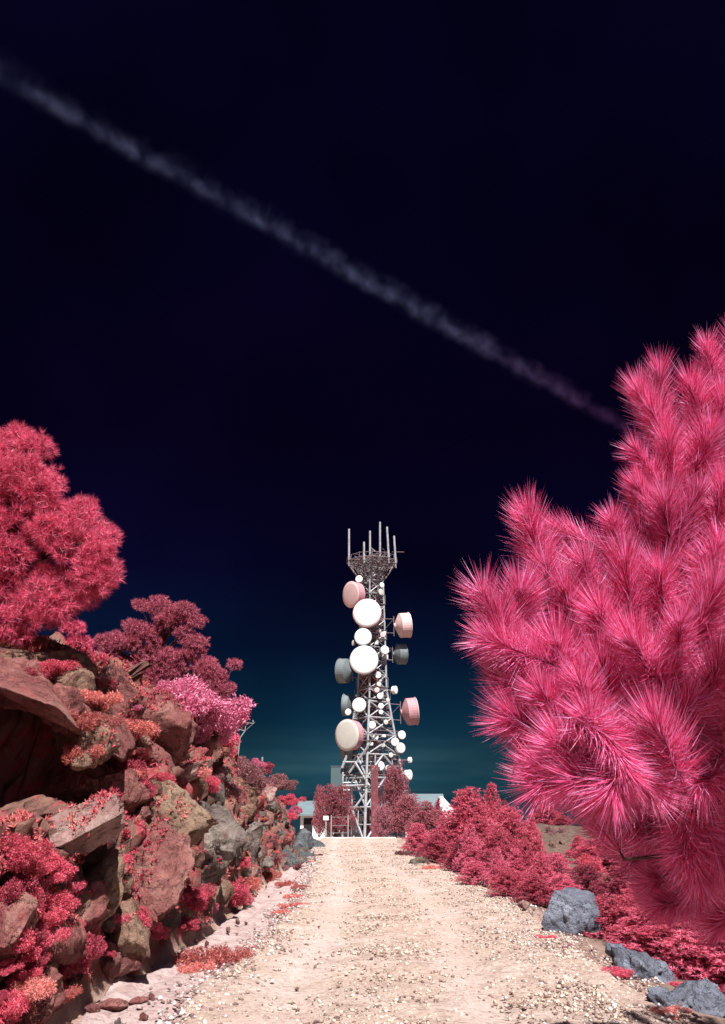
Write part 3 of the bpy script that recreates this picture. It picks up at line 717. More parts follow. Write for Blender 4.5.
for a in [(622, 862, 14, 'shaded young pine straight right of the bare slope', 0, 1.3), (650, 850, 15, 'shaded young pine under the long hanging needles', 2, 1.4), (690, 845, 14, 'shaded young pine near the right picture edge, rear', 2, 1.5),
          (612, 892, 11.6, 'shaded low pine right of the blue grey boulder', 2, 1.4), (645, 902, 10.6, 'shaded low pine above the low bluish boulder', 0, 1.4), (690, 905, 10.2, 'shaded low pine near the right picture edge, front', 2, 1.5),
          (725, 900, 9.4, 'shaded low pine cut by the right picture edge', 0, 1.5), (640, 880, 12.5, 'shaded pine in the middle of the dark red mass', 0, 1.3), (730, 860, 12, 'dark pine half outside the right picture edge', 0, 1.6)]:
    place_young(a[0], a[1], a[2], a[3], G2, a[4], a[5])
# pines in front of tower
def big_young(px, top, Yd, half_px, label, k):
    o = place_young(px, top, Yd, label, 'dusky pines in front of the tower', k, 1)
    wd = half_px * mpp(px, top, Yd) / .78; o.scale = (wd, wd, o.scale[2]); return o
protos += [young('pine_tree', 2.0, .8, M_young_pale, 41, 13, .6, .07, .013, 10, .14, 12), young('pine_tree', 2.0, .8, M_young_pale, 42, 13, .5, .07, .013, 10, .14, 12)]
o = big_young(336, 787, 52, 20, 'round dusky pink pine left of the tower foot behind the fence', 5); o['category'] = 'pine tree'
o = big_young(395, 768, 46, 15, 'tall dusky pine in front of the right side of the tower', 6); o['category'] = 'pine tree'
o = big_young(409, 796, 44, 17, 'lower dusky pine right of the tall one before the tower', 5); o['category'] = 'pine tree'
o = big_young(383, 806, 45, 11, 'narrow dusky pine left of the tall one touching the tower foot', 6); o['category'] = 'pine tree'
o = big_young(320, 788, 64, 7, 'small dark red pine behind the round one left of the tower', 5); o['category'] = 'pine tree'

for k, o in enumerate(protos):
    if k not in used:
        for ch in list(o.children): bpy.data.objects.remove(ch)
        bpy.data.objects.remove(o)

# ------------------------------------------------------------------ shrubs
def shrub_proto(mat, seed, n_leaf=2400, leaf=.042, hgt=1.0, name='shrub', lw=.026):
    r = np.random.default_rng(seed); root = empty(name)
    lobes = [(np.array([r.normal(0, .42), r.normal(0, .42), r.uniform(-.1, .65) * hgt]), r.uniform(.16, .42)) for _ in range(18)]
    st = MB(); C = []; D = []
    for c, rad in lobes:
        st.path([(c[0] * .1, c[1] * .1, -.25), tuple(c * .6), tuple(c + [0, 0, rad * .5])], [.03, .018, .006], 4)
        k = int(n_leaf * rad * rad / 1.1); d = unit(r.standard_normal((k, 3))); 
        C.append(c + d * (rad * (1 - .5 * r.random(k) ** 1.5))[:, None] * np.array([1, 1, .8])); D.append(d)
    st.build('stems', M_bark, root)
    C = np.concatenate(C); D = unit(np.concatenate(D))
    n = 4; m = len(C); d = unit(np.repeat(D, n, 0) + .7 * r.standard_normal((m * n, 3)))
    v, f = blades(np.repeat(C, n, 0) + r.standard_normal((m * n, 3)) * .04, d, r.uniform(.4, 1.5, m * n) * leaf * 1.6, r.uniform(.7, 1.2, m * n) * lw * 1.6, r)
    mesh_obj('leaves', v, f, mat, root)
    return root
SP = {'crimson': [shrub_proto(M_shrub, 61), shrub_proto(M_shrub, 62), shrub_proto(M_shrub, 66)], 'pink': [shrub_proto(M_shrub_pink, 63)], 'coral': [shrub_proto(M_shrub_coral, 64, 1800, .06, .6)], 'dusty': [shrub_proto(M_shrub_dusty, 65)], 'bright': [shrub_proto(M_shrub, 66, 4000, .034, .9)]}
sused = set()
def shrub(kind, px, py, rp, label, group=None, Yd=None, flat=1.0, seed=0, push=.22):
    P = raycast(px, py) if Yd is None else at(px, py, Yd)
    s = mpp(px, py, P[1]); lst = SP[kind]; k = (int(px) * 7 + int(py)) % len(lst); key = (kind, k)
    if key in sused: o = copy_tree(lst[k])
    else: o = lst[k]; sused.add(key)
    sc = rp * s * (1.12 if Yd is None else 1.25); P = P - ray(px, py) * push
    o.location = (P[0], P[1], P[2] - sc * .30 * flat); ra = random.Random(int(px * 31 + py * 17)); o.scale = (sc * ra.uniform(.8, 1.2), sc * ra.uniform(.8, 1.2), sc * flat * ra.uniform(.75, 1.15)); o.rotation_euler = (0, 0, (px * 1.7 + py) % 6.28)
    tag(o, label, 'shrub', group); return o
G = 'shrubs growing on the rock face'
for a in [('bright', 76, 955, 27, 'brightest crimson mounded bush at the rock foot, lower left'), ('crimson', 20, 895, 26, 'crimson bush at left edge level with the pale pink slab end'), ('crimson', 48, 905, 24, 'crimson bush below the pale pink slab'),
          ('crimson', 14, 945, 24, 'dark crimson bush at left edge below its neighbour'), ('crimson', 40, 935, 20, 'small crimson bush left of the maroon rock'), ('coral', 22, 985, 22, 'coral red bush near the bottom left corner'), ('crimson', 8, 1010, 24, 'dark red bush in the bottom left corner'),
          ('coral', 62, 990, 18, 'low coral bush at the sand edge below the brightest bush'), ('crimson', 50, 870, 18, 'small crimson bush on the lower lip of the pale pink slab'), ('crimson', 15, 855, 22, 'dark red bush at left edge under the black recess'), ('crimson', 143, 922, 14, 'crimson bush growing at the foot of the tall red block'), ('crimson', 158, 932, 9, 'tiny crimson sprig right of the tall red block foot'),
          ('crimson', 188, 898, 17, 'crimson bush below the dark cleft beside the tall red block'), ('crimson', 186, 922, 12, 'rounded crimson bush at the sand edge under the grey wedge'), ('pink', 205, 908, 15, 'rose bush at the sand edge under the grey wedge, right one'), ('crimson', 232, 893, 18, 'red bush at the rock foot beyond the grey wedge'), ('coral', 250, 882, 11, 'coral bush at the far end of the rock foot'), ('coral', 268, 876, 9, 'small coral bush among the farther roadside rocks'),
          ('crimson', 60, 690, 18, 'crimson bush beside the layered ledge high at left'), ('coral', 118, 752, 14, 'rusty coral bush right of the slab over the recess'), ('coral', 118, 728, 20, 'coral bush left of the rounded mauve boulder'), ('crimson', 125, 770, 17, 'crimson bush under the rounded mauve boulder'), ('crimson', 142, 788, 14, 'small crimson bush left of the pale narrow slab'),
          ('coral', 104, 772, 14, 'coral sprig below the rusty bush near the recess'), ('crimson', 20, 690, 18, 'crimson bush at left edge above the black recess'), ('crimson', 140, 665, 20, 'dark bush below the layered pine'), ('crimson', 100, 668, 16, 'dark bush above the stacked flat rocks'), ('pink', 132, 706, 12, 'small pink bush behind the stacked flat rocks'),
          ('crimson', 165, 805, 9, 'tiny crimson sprig on the ochre boulder'), ('crimson', 262, 836, 8, 'tiny crimson sprig in the far jumble'), ('crimson', 240, 862, 8, 'small red sprig beside the roadside gap'), ('coral', 285, 885, 7, 'little coral tuft on the sand near the far rocks'),
          ('dusty', 240, 778, 20, 'dusty mauve scrub draped over the rocks left of the rose mound'), ('dusty', 215, 775, 16, 'dusty mauve scrub behind the pale narrow slab'), ('dusty', 262, 780, 14, 'dusty scrub on the far jumble under the rose mound'), ('dusty', 225, 790, 13, 'dusty scrub above the smooth brown boulder')]:
    shrub(a[0], a[1], a[2], a[3], a[4], G)
r_ = np.random.default_rng(314)
for t in range(105):
    px = r_.uniform(-5, 215); top = np.interp(px, [-5, 60, 130, 215], [660, 665, 700, 790]); bot = np.interp(px, [-5, 60, 190, 215], [1015, 990, 920, 895]); py = r_.uniform(top, bot)
    if (px < 125 and 700 < py < 850) or (120 < px < 235 and 790 < py < 890): continue
    kind = 'coral' if (py < 780 and r_.random() < .7) else ('crimson' if r_.random() < .8 else 'bright')
    shrub(kind, px, py, r_.uniform(6, 17), 'small reddish scrub rooted in a crack between boulders of the near rock face', 'scrub in the cracks of the near rock face')
for t in range(45):
    px = r_.uniform(215, 300); py = r_.uniform(np.interp(px, [215, 300], [790, 830]), 872)
    shrub(['crimson', 'dusty', 'coral'][t % 3], px, py, r_.uniform(3, 6.5), 'tiny scrub plant in the low jumble at the far end of the rock face', 'scrub in the far jumble')
for a in [('coral', 46, 702, 17, 7.75, 'coral bush between the maroon rocks on the slab over the recess'), ('coral', 84, 718, 19, 7.75, 'coral bush on the right half of the slab over the recess'), ('coral', 78, 752, 14, 7.75, 'coral sprig at the lower edge of the slab over the recess'), ('crimson', 20, 676, 16, 8.0, 'crimson bush on the layered ledge at left edge'), ('crimson', 60, 670, 17, 8.2, 'crimson bush at the right end of the layered ledge'), ('coral', 100, 700, 15, 8.3, 'coral bush left of the stacked flat rocks')]:
    shrub(a[0], a[1], a[2], a[3], a[5], G, a[4], push=0)
# shrubs on the skyline at set distance
for a in [('pink', 190, 706, 32, 13.0, 'large bright pink bush crowning the rock face'), ('pink', 212, 726, 22, 13.5, 'smaller pink bush right of the large bright pink one'), ('pink', 168, 694, 16, 12.8, 'pink bush between rounded mauve boulder and layered pine'),
          ('crimson', 222, 745, 18, 16.0, 'dark red bush under the small dusky pine'), ('crimson', 262, 767, 9, 20.5, 'rose mound on the skyline of the far rocks'), ('pink', 256, 764, 8, 20.0, 'small rose clump beside the skyline mound'),
          ('dusty', 281, 784, 9, 25.5, 'dusty pink bush on the descending far skyline'), ('crimson', 290, 799, 8, 28.0, 'crimson bush above the dark far end boulder'), ('pink', 296, 810, 7, 29.0, 'crimson bush by the white building corner'), ('dusty', 240, 768, 14, 19.5, 'dusty mauve brush on the skyline left of the rose mound'),
          ('crimson', 285, 818, 8, 27.0, 'small dark bush on the far end of the rock face')]:
    shrub(a[0], a[1], a[2], a[3], a[5], 'bushes along the top of the rock face', a[4], push=0)
for a in [('crimson', 612, 915, 18, 'dark red bush between blue grey boulder and low bluish boulder', 1.0), ('crimson', 574, 890, 16, 'red bush directly behind the blue grey boulder', 1.0), ('crimson', 640, 935, 18, 'dark red bush above the low bluish boulder', 1.0), ('crimson', 555, 862, 14, 'red bush covering the left foot of the bare brown slope', 1.0), ('crimson', 590, 868, 15, 'red bush covering the right foot of the bare brown slope', 1.0), ('crimson', 572, 856, 10, 'red bush in the middle of the bare brown slope', 1.0), ('coral', 302, 888, 9, 'orange tuft on the sand beside the far roadside', .6), ('coral', 282, 912, 8, 'small orange tuft on the widening of the sand strip', .6),
 ('coral', 226, 956, 30, 'orange red grassy tuft alone on the sand strip', 1.15), ('coral', 202, 966, 15, 'lower left end clump of the orange red tuft', 1.1), ('coral', 291, 906, 10, 'small orange tuft at the road edge on the sand', 1.0), ('coral', 298, 896, 8, 'smaller orange tuft behind the roadside one', .9),
          ('coral', 668, 1012, 14, 'pink red tuft among stones at bottom right', .5), ('crimson', 600, 935, 14, 'low red plant right of the blue grey boulder foot', .6), ('crimson', 548, 938, 9, 'low red plant at the left foot of the blue grey boulder', .6), ('dusty', 566, 948, 8, 'dry tuft before the blue grey boulder', .5), ('crimson', 618, 972, 12, 'red plant at the left foot of the low bluish boulder', .6), ('crimson', 596, 922, 16, 'dark red bush leaning on the right side of the blue grey boulder', 1.0), ('crimson', 655, 950, 16, 'dark red bush behind the low bluish boulder', 1.0), ('crimson', 700, 978, 14, 'dark red bush behind the pale blue corner boulder', 1.0), ('crimson', 682, 985, 10, 'small red plant between the corner bluish rocks', .6), ('coral', 430, 868, 9, 'little orange plant at the right road edge far up', .5), ('coral', 460, 880, 9, 'little rusty plant at the right shoulder midway', .4), ('coral', 405, 848, 8, 'dry rusty plant at the crest of the road', .5),
          ('dusty', 405, 856, 10, 'grey dusty shrub at the top right of the road', .6), ('dusty', 416, 862, 8, 'second grey dusty shrub down from the road top', .6), ('coral', 312, 862, 8, 'rusty grass clump at the far left road edge', .4), ('dusty', 318, 856, 8, 'dry grass clump beside the far left road edge', .4)]:
    shrub(a[0], a[1], a[2], a[3], a[4], 'low plants along the road edges', flat=a[5])

r_ = np.random.default_rng(55)
for t in range(22):
    px = r_.uniform(525, 605); py = r_.uniform(828, 880); P = raycast(px, py)
    if P[1] < 16 or P[1] > 60: continue
    if t % 3 == 0: small_rock(P, r_.uniform(4, 9) * mpp(px, py, P[1]), M_rock_brown, 'small brownish rock lying on the bare slope behind the young pines', 'rocks on the bare slope', r_)
    else: shrub('dusty', px, py, r_.uniform(4, 8), 'dry low scrub on the bare brown slope behind the young pines', 'scrub on the bare slope')
# creeping red ground cover over rocks and soil of the bank (nobody could count it)
r = np.random.default_rng(808)
bpy.context.view_layer.update()
CP = []; CN = []
def sample(o, n):
    me = o.data; M_ = np.array(o.matrix_world); k = len(me.polygons)
    c = np.empty(k * 3, np.float32); me.polygons.foreach_get('center', c); nn = np.empty(k * 3, np.float32); me.polygons.foreach_get('normal', nn); ar = np.empty(k, np.float32); me.polygons.foreach_get('area', ar)
    c = c.reshape(-1, 3) @ M_[:3, :3].T + M_[:3, 3]; nn = unit(nn.reshape(-1, 3) @ np.linalg.inv(M_[:3, :3])); sc = np.linalg.norm(M_[:3, 0])
    ok = (nn[:, 2] > -.05) & (c[:, 1] > 5.5) & (c[:, 1] < 31) & (c[:, 0] < foot(c[:, 1]) + .05) & (c[:, 0] > foot(c[:, 1]) - 3.2) & (c[:, 2] > .12)
    ok &= ~((c[:, 1] > 6) & (c[:, 1] < 9.8) & (c[:, 2] > 1.2) & (c[:, 2] < 2.5) & (c[:, 0] < foot(c[:, 1]) - .45))
    msk = fbm(c * 1.5, 3, 41) + .35 * fbm(c * 6, 2, 42)
    w = ar * sc * sc * ok * np.clip((msk - .02) * 5, 0, 1) * (1.2 + nn[:, 2]) * np.interp(c[:, 1], [6, 14, 30], [1, .75, .4])
    tot = w.sum()
    if tot <= 0: return
    m = r.poisson(min(tot * n, 60000)); i = r.choice(k, m, p=w / tot)
    CP.append(c[i] + r.standard_normal((m, 3)) * .02); CN.append(nn[i])
sample(ground, 900)
for o in list(col.objects):
    if o.type == 'MESH' and o.get('category') in ('boulder', 'rock') and o.location.x < -1.8: sample(o, 420)
CP = np.concatenate(CP); CN = np.concatenate(CN)
q_ = 7; m_ = len(CP); d = unit(np.repeat(CN, q_, 0) * .8 + r.standard_normal((m_ * q_, 3)) * .7 + [0, 0, .3])
v, f = blades(np.repeat(CP, q_, 0), d, r.uniform(.018, .055, m_ * q_), r.uniform(.008, .018, m_ * q_), r)
cover = mesh_obj('ground_cover', v, f, None)
m, nt, nd, lk = newmat('creeping_cover'); tc = nd.new('ShaderNodeTexCoord'); n = noise_node(nt, tc.outputs['Object'], 1.1, 4, .6); g = nd.new('ShaderNodeNewGeometry')
r1_ = ramp(nd, [(.38, (.46, .05, .09)), (.5, (.62, .12, .14)), (.6, (.60, .20, .16))]); lk.new(n.outputs['Fac'], r1_.inputs[0]); r2_ = ramp(nd, [(0, (.45, .45, .45)), (1, (1.2, 1.2, 1.2))]); lk.new(g.outputs['Random Per Island'], r2_.inputs[0])
finish(nt, mixc(nt, 1.0, r1_.outputs[0], r2_.outputs[0], 'MULTIPLY'), .6, None, .3); cover.data.materials.append(m)
tag(cover, 'matted red creeping plants spread over the rocks of the left bank', 'ground cover', kind='stuff'); print('cover', m_)
# ------------------------------------------------------------------ foreground pine
r = np.random.default_rng(99)
FB = np.array([2.95, 3.9, float(H(2.95, 3.9))])
fore = empty('pine_tree', FB); tag(fore, 'large foreground pine with long bright pink needles filling the right side', 'pine tree')
def fw(p): return np.asarray(p) - FB
trunk_pts = [np.array([0, 0, -.4]), np.array([-.03, 0, .8]), np.array([-.08, .05, 1.8]), np.array([-.1, .02, 2.9]), np.array([-.02, 0, 3.9]), np.array([0, 0, 4.9])]
mb = MB(); mb.path(trunk_pts, [.12, .1, .085, .06, .04, .012], 10); mb.build('trunk', M_bark, fore, True)
def trunk_at(z): return np.array([np.interp(z, [p[2] for p in trunk_pts], [p[k] for p in trunk_pts]) for k in range(3)])
# shoot tips seen in the photograph: px, py, depth, direction in picture (dx, dy up), length of the bare-ended shoot
tips = [(528, 512, 3.5, -.5, 1, .5), (545, 560, 3.5, -.3, 1, .4), (482, 590, 3.3, -.55, 1, .42), (500, 612, 3.3, -.1, 1, .4), (488, 640, 3.25, -1, .35, .4), (520, 590, 3.4, .1, 1, .4), (640, 392, 3.7, -.55, 1, .5), (660, 372, 3.8, -.1, 1, .45), (706, 345, 3.8, -.1, 1, .5), (735, 335, 3.9, .1, 1, .5),
        (690, 385, 3.7, -.3, 1, .45), (636, 450, 3.6, -.9, .6, .4), (640, 485, 3.6, -.6, .8, .4), (668, 440, 3.6, -.1, 1, .45), (712, 430, 3.6, .1, 1, .5), (612, 520, 3.6, -.5, 1, .4), (585, 560, 3.5, -.6, .9, .4), (566, 590, 3.5, -.3, 1, .4), (625, 560, 3.4, -.2, 1, .4), (665, 500, 3.5, -.2, 1, .45), (700, 490, 3.5, .2, 1, .45),
        (720, 540, 3.4, .1, 1, .45), (660, 570, 3.4, -.2, .9, .4), (600, 610, 3.35, -.5, .8, .4), (555, 640, 3.3, -.5, .8, .4), (510, 680, 3.35, -1, .2, .38), (512, 715, 3.3, -1, .15, .36), (540, 690, 3.2, -.6, .6, .4), (580, 680, 3.2, -.4, .9, .38), (630, 640, 3.2, -.5, .7, .38), (680, 620, 3.2, -.1, .8, .38),
        (655, 722, 2.95, -.1, .15, .3), (600, 735, 3.1, -.6, .5, .35), (560, 740, 3.1, -.8, .3, .36), (535, 765, 3.2, -1, -.1, .36), (540, 785, 3.2, -1, -.25, .36), (575, 778, 3.1, -.8, -.1, .36), (628, 775, 2.95, .2, -.25, .3), (612, 790, 3.0, -.3, -.5, .32), (655, 790, 3.1, .3, -.5, .3), (690, 700, 3.2, .3, .3, .35), (720, 660, 3.2, .3, .6, .35),
        (715, 590, 3.3, .2, .8, .4), (600, 660, 3.3, -.3, .8, .38), (560, 700, 3.3, -.7, .3, .38), (585, 715, 3.0, -.4, .5, .35), (700, 800, 3.5, -.4, .3, .35), (680, 855, 3.3, -.3, -.35, .35), (715, 770, 3.6, -.3, .6, .3), (640, 838, 3.6, -1, .1, .36), (700, 880, 3.3, .1, -.6, .35), (728, 870, 3.2, .2, -.6, .35), (660, 905, 3.7, -.8, -.4, .35), (720, 925, 3.5, -.6, -.3, .35), (590, 800, 3.4, -1, -.1, .36),
        (610, 820, 3.7, -1, -.2, .34), (690, 740, 3.5, -.1, .4, .35), (728, 715, 3.4, 0, .5, .35), (650, 660, 3.4, -.3, .6, .4), (690, 560, 3.6, -.1, .9, .4), (640, 530, 3.7, -.4, .9, .4), (680, 460, 3.8, -.3, 1, .4), (725, 400, 3.7, .1, 1, .45), (725, 480, 3.6, .1, 1, .45), (555, 610, 3.6, -.6, .8, .4), (720, 820, 3.7, -.5, .2, .35), (740, 620, 3.4, .1, .6, .4), (745, 560, 3.5, .1, .9, .4), (655, 880, 3.9, -.6, -.3, .35)]
shoots = []      # (start, end)
RIGHT = np.array([1.0, 0, 0])
for (px, py, Yd, dx, dy, ln) in tips:
    tip = fw(at(px, py, Yd)); d = unit(RIGHT * dx + UP * dy + np.array([0, -.35, 0]) * r.uniform(.2, 1.2))
    shoots.append((tip - d * ln, tip, 1))
    for k in range(2):       # filler behind and beside each
        off = np.array([r.uniform(.0, .35), r.uniform(.1, .55), r.uniform(-.3, .1)])
        d2 = unit(d + r.standard_normal(3) * .35); l2 = ln * r.uniform(.7, .95); t2 = tip + off - d * .06
        shoots.append((t2 - d2 * l2, t2, 0))
# the rest of the crown, right of and behind the picture edge
for k in range(150):
    z = r.uniform(.9, 4.9); a = r.uniform(0, 6.28); R0 = 1.9 * (1 - ((z - .9) / 4.3) ** 1.6) * r.uniform(.55, 1.05) + .15
    p = trunk_at(z) + np.array([math.cos(a) * R0, math.sin(a) * R0, .1 * R0])
    w = p + FB
    if w[0] / w[1] < (725 - CX) / F / FW[1] * 1.25 and not (w[1] > 4.0 and w[0] / w[1] > .40 and z < 3.2): continue
    d = unit(np.array([math.cos(a), math.sin(a), .9]) + r.standard_normal(3) * .25)
    shoots.append((p - d * .4, p, 0))
lim = lambda py: np.interp(py, [0, 329, 340, 370, 390, 450, 480, 490, 510, 560, 570, 640, 690, 720, 760, 800, 830, 900, 940, 1024], [1100, 900, 690, 640, 620, 618, 625, 535, 522, 470, 460, 465, 482, 497, 505, 530, 565, 600, 640, 760])
def proj(p):
    d = p + FB - CAM; z = d @ FW; return CX + F * d[0] / z, CY - F * (d @ UP) / z, z
def inside(p, m=30):
    x, y, z = proj(p); return z < .1 or x > lim(y) + m
shoots = [q_ for q_ in shoots if q_[2] or (inside(q_[0]) and inside(q_[1]))]
for k in range(300):      # unseen shoots added right of the picture edge to shade the lower needles
    yy_ = r.uniform(1.3, 2.6); p = fw([r.uniform(1.0, 2.6), yy_, r.uniform(.7, 1.95) + (3.4 - yy_) * 1.38]); x_, y_, z_ = proj(p)
    if z_ < .5 or x_ < 725 + 230 / z_ + (110 / z_ if y_ < 420 else 0): continue
    d = unit(np.array([-.3, -.5, .9]) + r.standard_normal(3) * .3); shoots.append((p - d * .4, p, 0))
# branches: cluster shoots to limbs leaving the trunk
ns = len(shoots); starts = np.array([s[0] for s in shoots])
limbs = []
for k in range(16):
    sel = starts[r.integers(0, ns)]; limbs.append(sel)
limbs = np.array(limbs)
for it in range(8):
    lab = np.argmin(((starts[:, None] - limbs[None]) ** 2).sum(-1), 1)
    for k in range(len(limbs)):
        if (lab == k).any(): limbs[k] = starts[lab == k].mean(0)
for k in range(len(limbs)):
    mem = np.nonzero(lab == k)[0]
    if not len(mem): continue
    c = limbs[k]; z0 = np.clip(c[2] - .55 * np.linalg.norm(c[:2]), .5, 4.2); t0 = trunk_at(z0)
    hub = c * .86 + t0 * .14 - np.array([0, 0, .12])
    for _ in range(12):
        if min(proj(a_)[0] - (lim(proj(a_)[1]) + 40) if proj(a_)[2] > .1 else 1 for a_ in (hub, hub * .5 + t0 * .5)) < 0: hub = hub * .85 + t0 * .15 + np.array([.06, 0, 0])
    L = MB(); mid = (t0 + hub) / 2 + np.array([0, 0, -.08]); L.path([t0, mid, hub], [.035, .026, .016], 7)
    for i in mem:
        s, e, f = shoots[i]; q = (hub + s) / 2 + np.array([0, 0, -.04])
        if proj(q)[2] > .1 and proj(q)[0] < lim(proj(q)[1]) + 15: q = q + np.array([.12, .1, 0])
        L.path([hub, q, s, s * .5 + e * .5, e - (e - s) * .03], [.011, .009, .0075, .006, .003], 5)
    L.build('branch', M_bark, fore, True)
# needles
allV = []; allF = []; off = 0
for (s, e, f) in shoots:
    n = int((1500 if f else 760) * r.uniform(.65, 1.25)); ls_ = r.uniform(.8, 1.2); opn = r.uniform(.8, 1.25)
    ax = unit(e - s); t = r.random(n) ** .8; P = s + (e - s) * (.05 + .93 * t)[:, None]
    bow = unit(np.cross(ax, r.standard_normal(3))) * r.uniform(0, .05); P = P + bow * np.sin(np.pi * t)[:, None]
    perp = unit(np.cross(np.tile(ax, (n, 1)), r.standard_normal((n, 3))))
    ang = np.interp(t, [0, .6, 1], [1.25, 1.0, .55]) * opn * r.uniform(.5, 1.35, n)
    D = unit(ax * np.cos(ang)[:, None] + perp * np.sin(ang)[:, None])
    Ln = r.uniform(.11, .185, n) * ls_ * (1 if f else .95); W = r.uniform(.0017, .0030, n)
    v, fc = blades(P, D, Ln, W, r, r.uniform(.0, .35), 2)
    allV.append(v); allF.append(fc + off); off += len(v)
mesh_obj('needles', np.concatenate(allV), np.concatenate(allF), M_fore, fore)

# ------------------------------------------------------------------ radio tower
TY = 85.0
TB = at(373, 838, TY); TB[2] = float(H(TB[0], TB[1])) - .05
TX = TB[0]
tower = empty('radio_tower', TB); tag(tower, 'tall steel lattice radio tower crowded with round white dish antennas', 'radio tower')
ROT = R(33)
def zpx(py): return at(373, py, TY)[2] - TB[2]
Ztop = zpx(566); Zw = zpx(690)
def half(z):   # half diagonal
    return np.interp(z, [0, Zw, Ztop], [4.1, 1.5, 1.2])
def corner(k, z):
    a = ROT + math.pi / 2 * k + math.pi / 4; h = half(z); return np.array([h * math.cos(a), h * math.sin(a), z])
for k in range(4):
    mb = MB(); mb.path([corner(k, z) for z in (0, Zw, Ztop)], [.14, .11, .085], 8); mb.build('leg', M_galv, tower)
levels = [0, 3.1, 5.8, 8.0, 9.9, 11.6, 13.2] ; levels = [l for l in levels if l < Zw - .5]
z = Zw; levels.append(Zw)
while z < Ztop - 1.0: z += 1.45; levels.append(min(z, Ztop))
for k in range(4):
    mb = MB(); k2 = (k + 1) % 4
    for i in range(len(levels) - 1):
        a, b = levels[i], levels[i + 1]; rr = .095 if a < Zw - .1 else .052
        A, B, C_, D_ = corner(k, a), corner(k2, a), corner(k, b), corner(k2, b)
        mb.tube(C_, D_, rr); mid = (C_ + D_) / 2
        if a < 8: 
            mb.tube(A, mid, rr); mb.tube(B, mid, rr)
            mb.tube((A + mid) / 2, (A + C_) / 2, rr * .6); mb.tube((B + mid) / 2, (B + D_) / 2, rr * .6)
            mb.tube((A + mid) / 2, C_ * .75 + D_ * .25, rr * .6); mb.tube((B + mid) / 2, D_ * .75 + C_ * .25, rr * .6)
        else: mb.tube(A, D_, rr * .8); mb.tube(B, C_, rr * .8)
    mb.build('bracing', M_galv, tower)
# platforms inside
for zz in (zpx(786), zpx(742), zpx(700), zpx(688), zpx(640), zpx(605)):
    mb = MB(); h = half(zz) * 1.12
    cs = [np.array([h * math.cos(ROT + math.pi / 2 * k + math.pi / 4), h * math.sin(ROT + math.pi / 2 * k + math.pi / 4), zz]) for k in range(4)]
    for k in range(4):
        mb.tube(cs[k], cs[(k + 1) % 4], .05); mb.tube(cs[k] + [0, 0, 1.0], cs[(k + 1) % 4] + [0, 0, 1.0], .03); mb.tube(cs[k], cs[k] + [0, 0, 1.0], .03)
    for t in np.linspace(.08, .92, 9): mb.tube(cs[0] * (1 - t) + cs[1] * t, cs[3] * (1 - t) + cs[2] * t, .035, n=4)
    mb.build('service_platform', M_galv_dark, tower)
# head frame
mb = MB(); z1 = zpx(579) ; z2 = zpx(563); rr1 = 1.0; rr2 = 2.75; n = 12
for k in range(n):
    a = 2 * math.pi * k / n; b = 2 * math.pi * (k + 1) / n
    p = lambda r_, a_, z_: np.array([r_ * math.cos(a_), r_ * math.sin(a_), z_])
    mb.tube(p(rr1, a, z1 - .6), p(rr2, a, z2), .05); mb.tube(p(rr2, a, z2), p(rr2, b, z2), .055); mb.tube(p(rr2, a, z2 + .5), p(rr2, b, z2 + .5), .035); mb.tube(p(rr2, a, z2), p(rr2, a, z2 + .6), .04)
    mb.tube(p(rr1, a, z1 + .7), p(rr2, a, z2), .045); mb.tube(p(rr1 * .3, a, z2 + .2), p(rr2, a, z2), .05); mb.tube(p(1.9, a, z2 - .1), p(1.9, b, z2 - .1), .04); mb.tube(p(rr1, a, z1), p(rr1, b, z1), .05)
    mb.tube(p(rr2, a, z2), p(1.9, b, z2 - .1), .03); mb.tube(p(1.9, a, z2 - .1), p(1.2, b, z1), .035)
    mb.tube(p(1.2, a, z2 + .1), p(1.2, b, z2 + .9), .03); mb.tube(p(.5, a, z2 + .1), p(1.9, b, z2 + .8), .03)
mb.tube((0, 0, z1 - 1), (0, 0, z2 + 1.0), .09)
rq = np.random.default_rng(4)
for k in range(120):
    t = rq.random(); a = rq.uniform(0, 6.28); rd = (1.0 + 1.7 * t) * rq.uniform(.75, 1.0); pz = z1 + (z2 - z1) * t + rq.uniform(0, .9)
    c_ = np.array([rd * math.cos(a), rd * math.sin(a), pz]); a2 = a + rq.uniform(-.5, .5); rd2 = rd * rq.uniform(.6, 1.05)
    mb.tube(c_, np.array([rd2 * math.cos(a2), rd2 * math.sin(a2), pz + rq.uniform(-.6, .6)]), rq.uniform(.03, .06), n=4)
mb.tube((2.2, -1.2, z2 + .9), (3.5, -1.0, z2 + .95), .03)
mb.build('head_frame', M_galv_dark, tower)
for (x0, yt, x1, yb) in [(349, 529, 349, 566), (364, 542, 364, 563), (370, 531, 370, 562), (380, 522, 380, 562), (387, 527, 389, 563), (394, 536, 396, 568)]:
    a = math.acos(max(-1, min(1, (x1 - 373) / 27))) ; dy = -math.sin(a) * 2.6 * (1 if x0 in (349, 364, 387, 394) else -1)
    mb = MB(); pb = at(x1, yb, TY + dy) - TB; pt = at(x0, yt, TY + dy) - TB
    mb.tube(pb, pb + (pt - pb) * .15, .06); mb.tube(pb + (pt - pb) * .15, pt, .12, .11, 8); mb.build('whip_antenna', M_galv, tower)
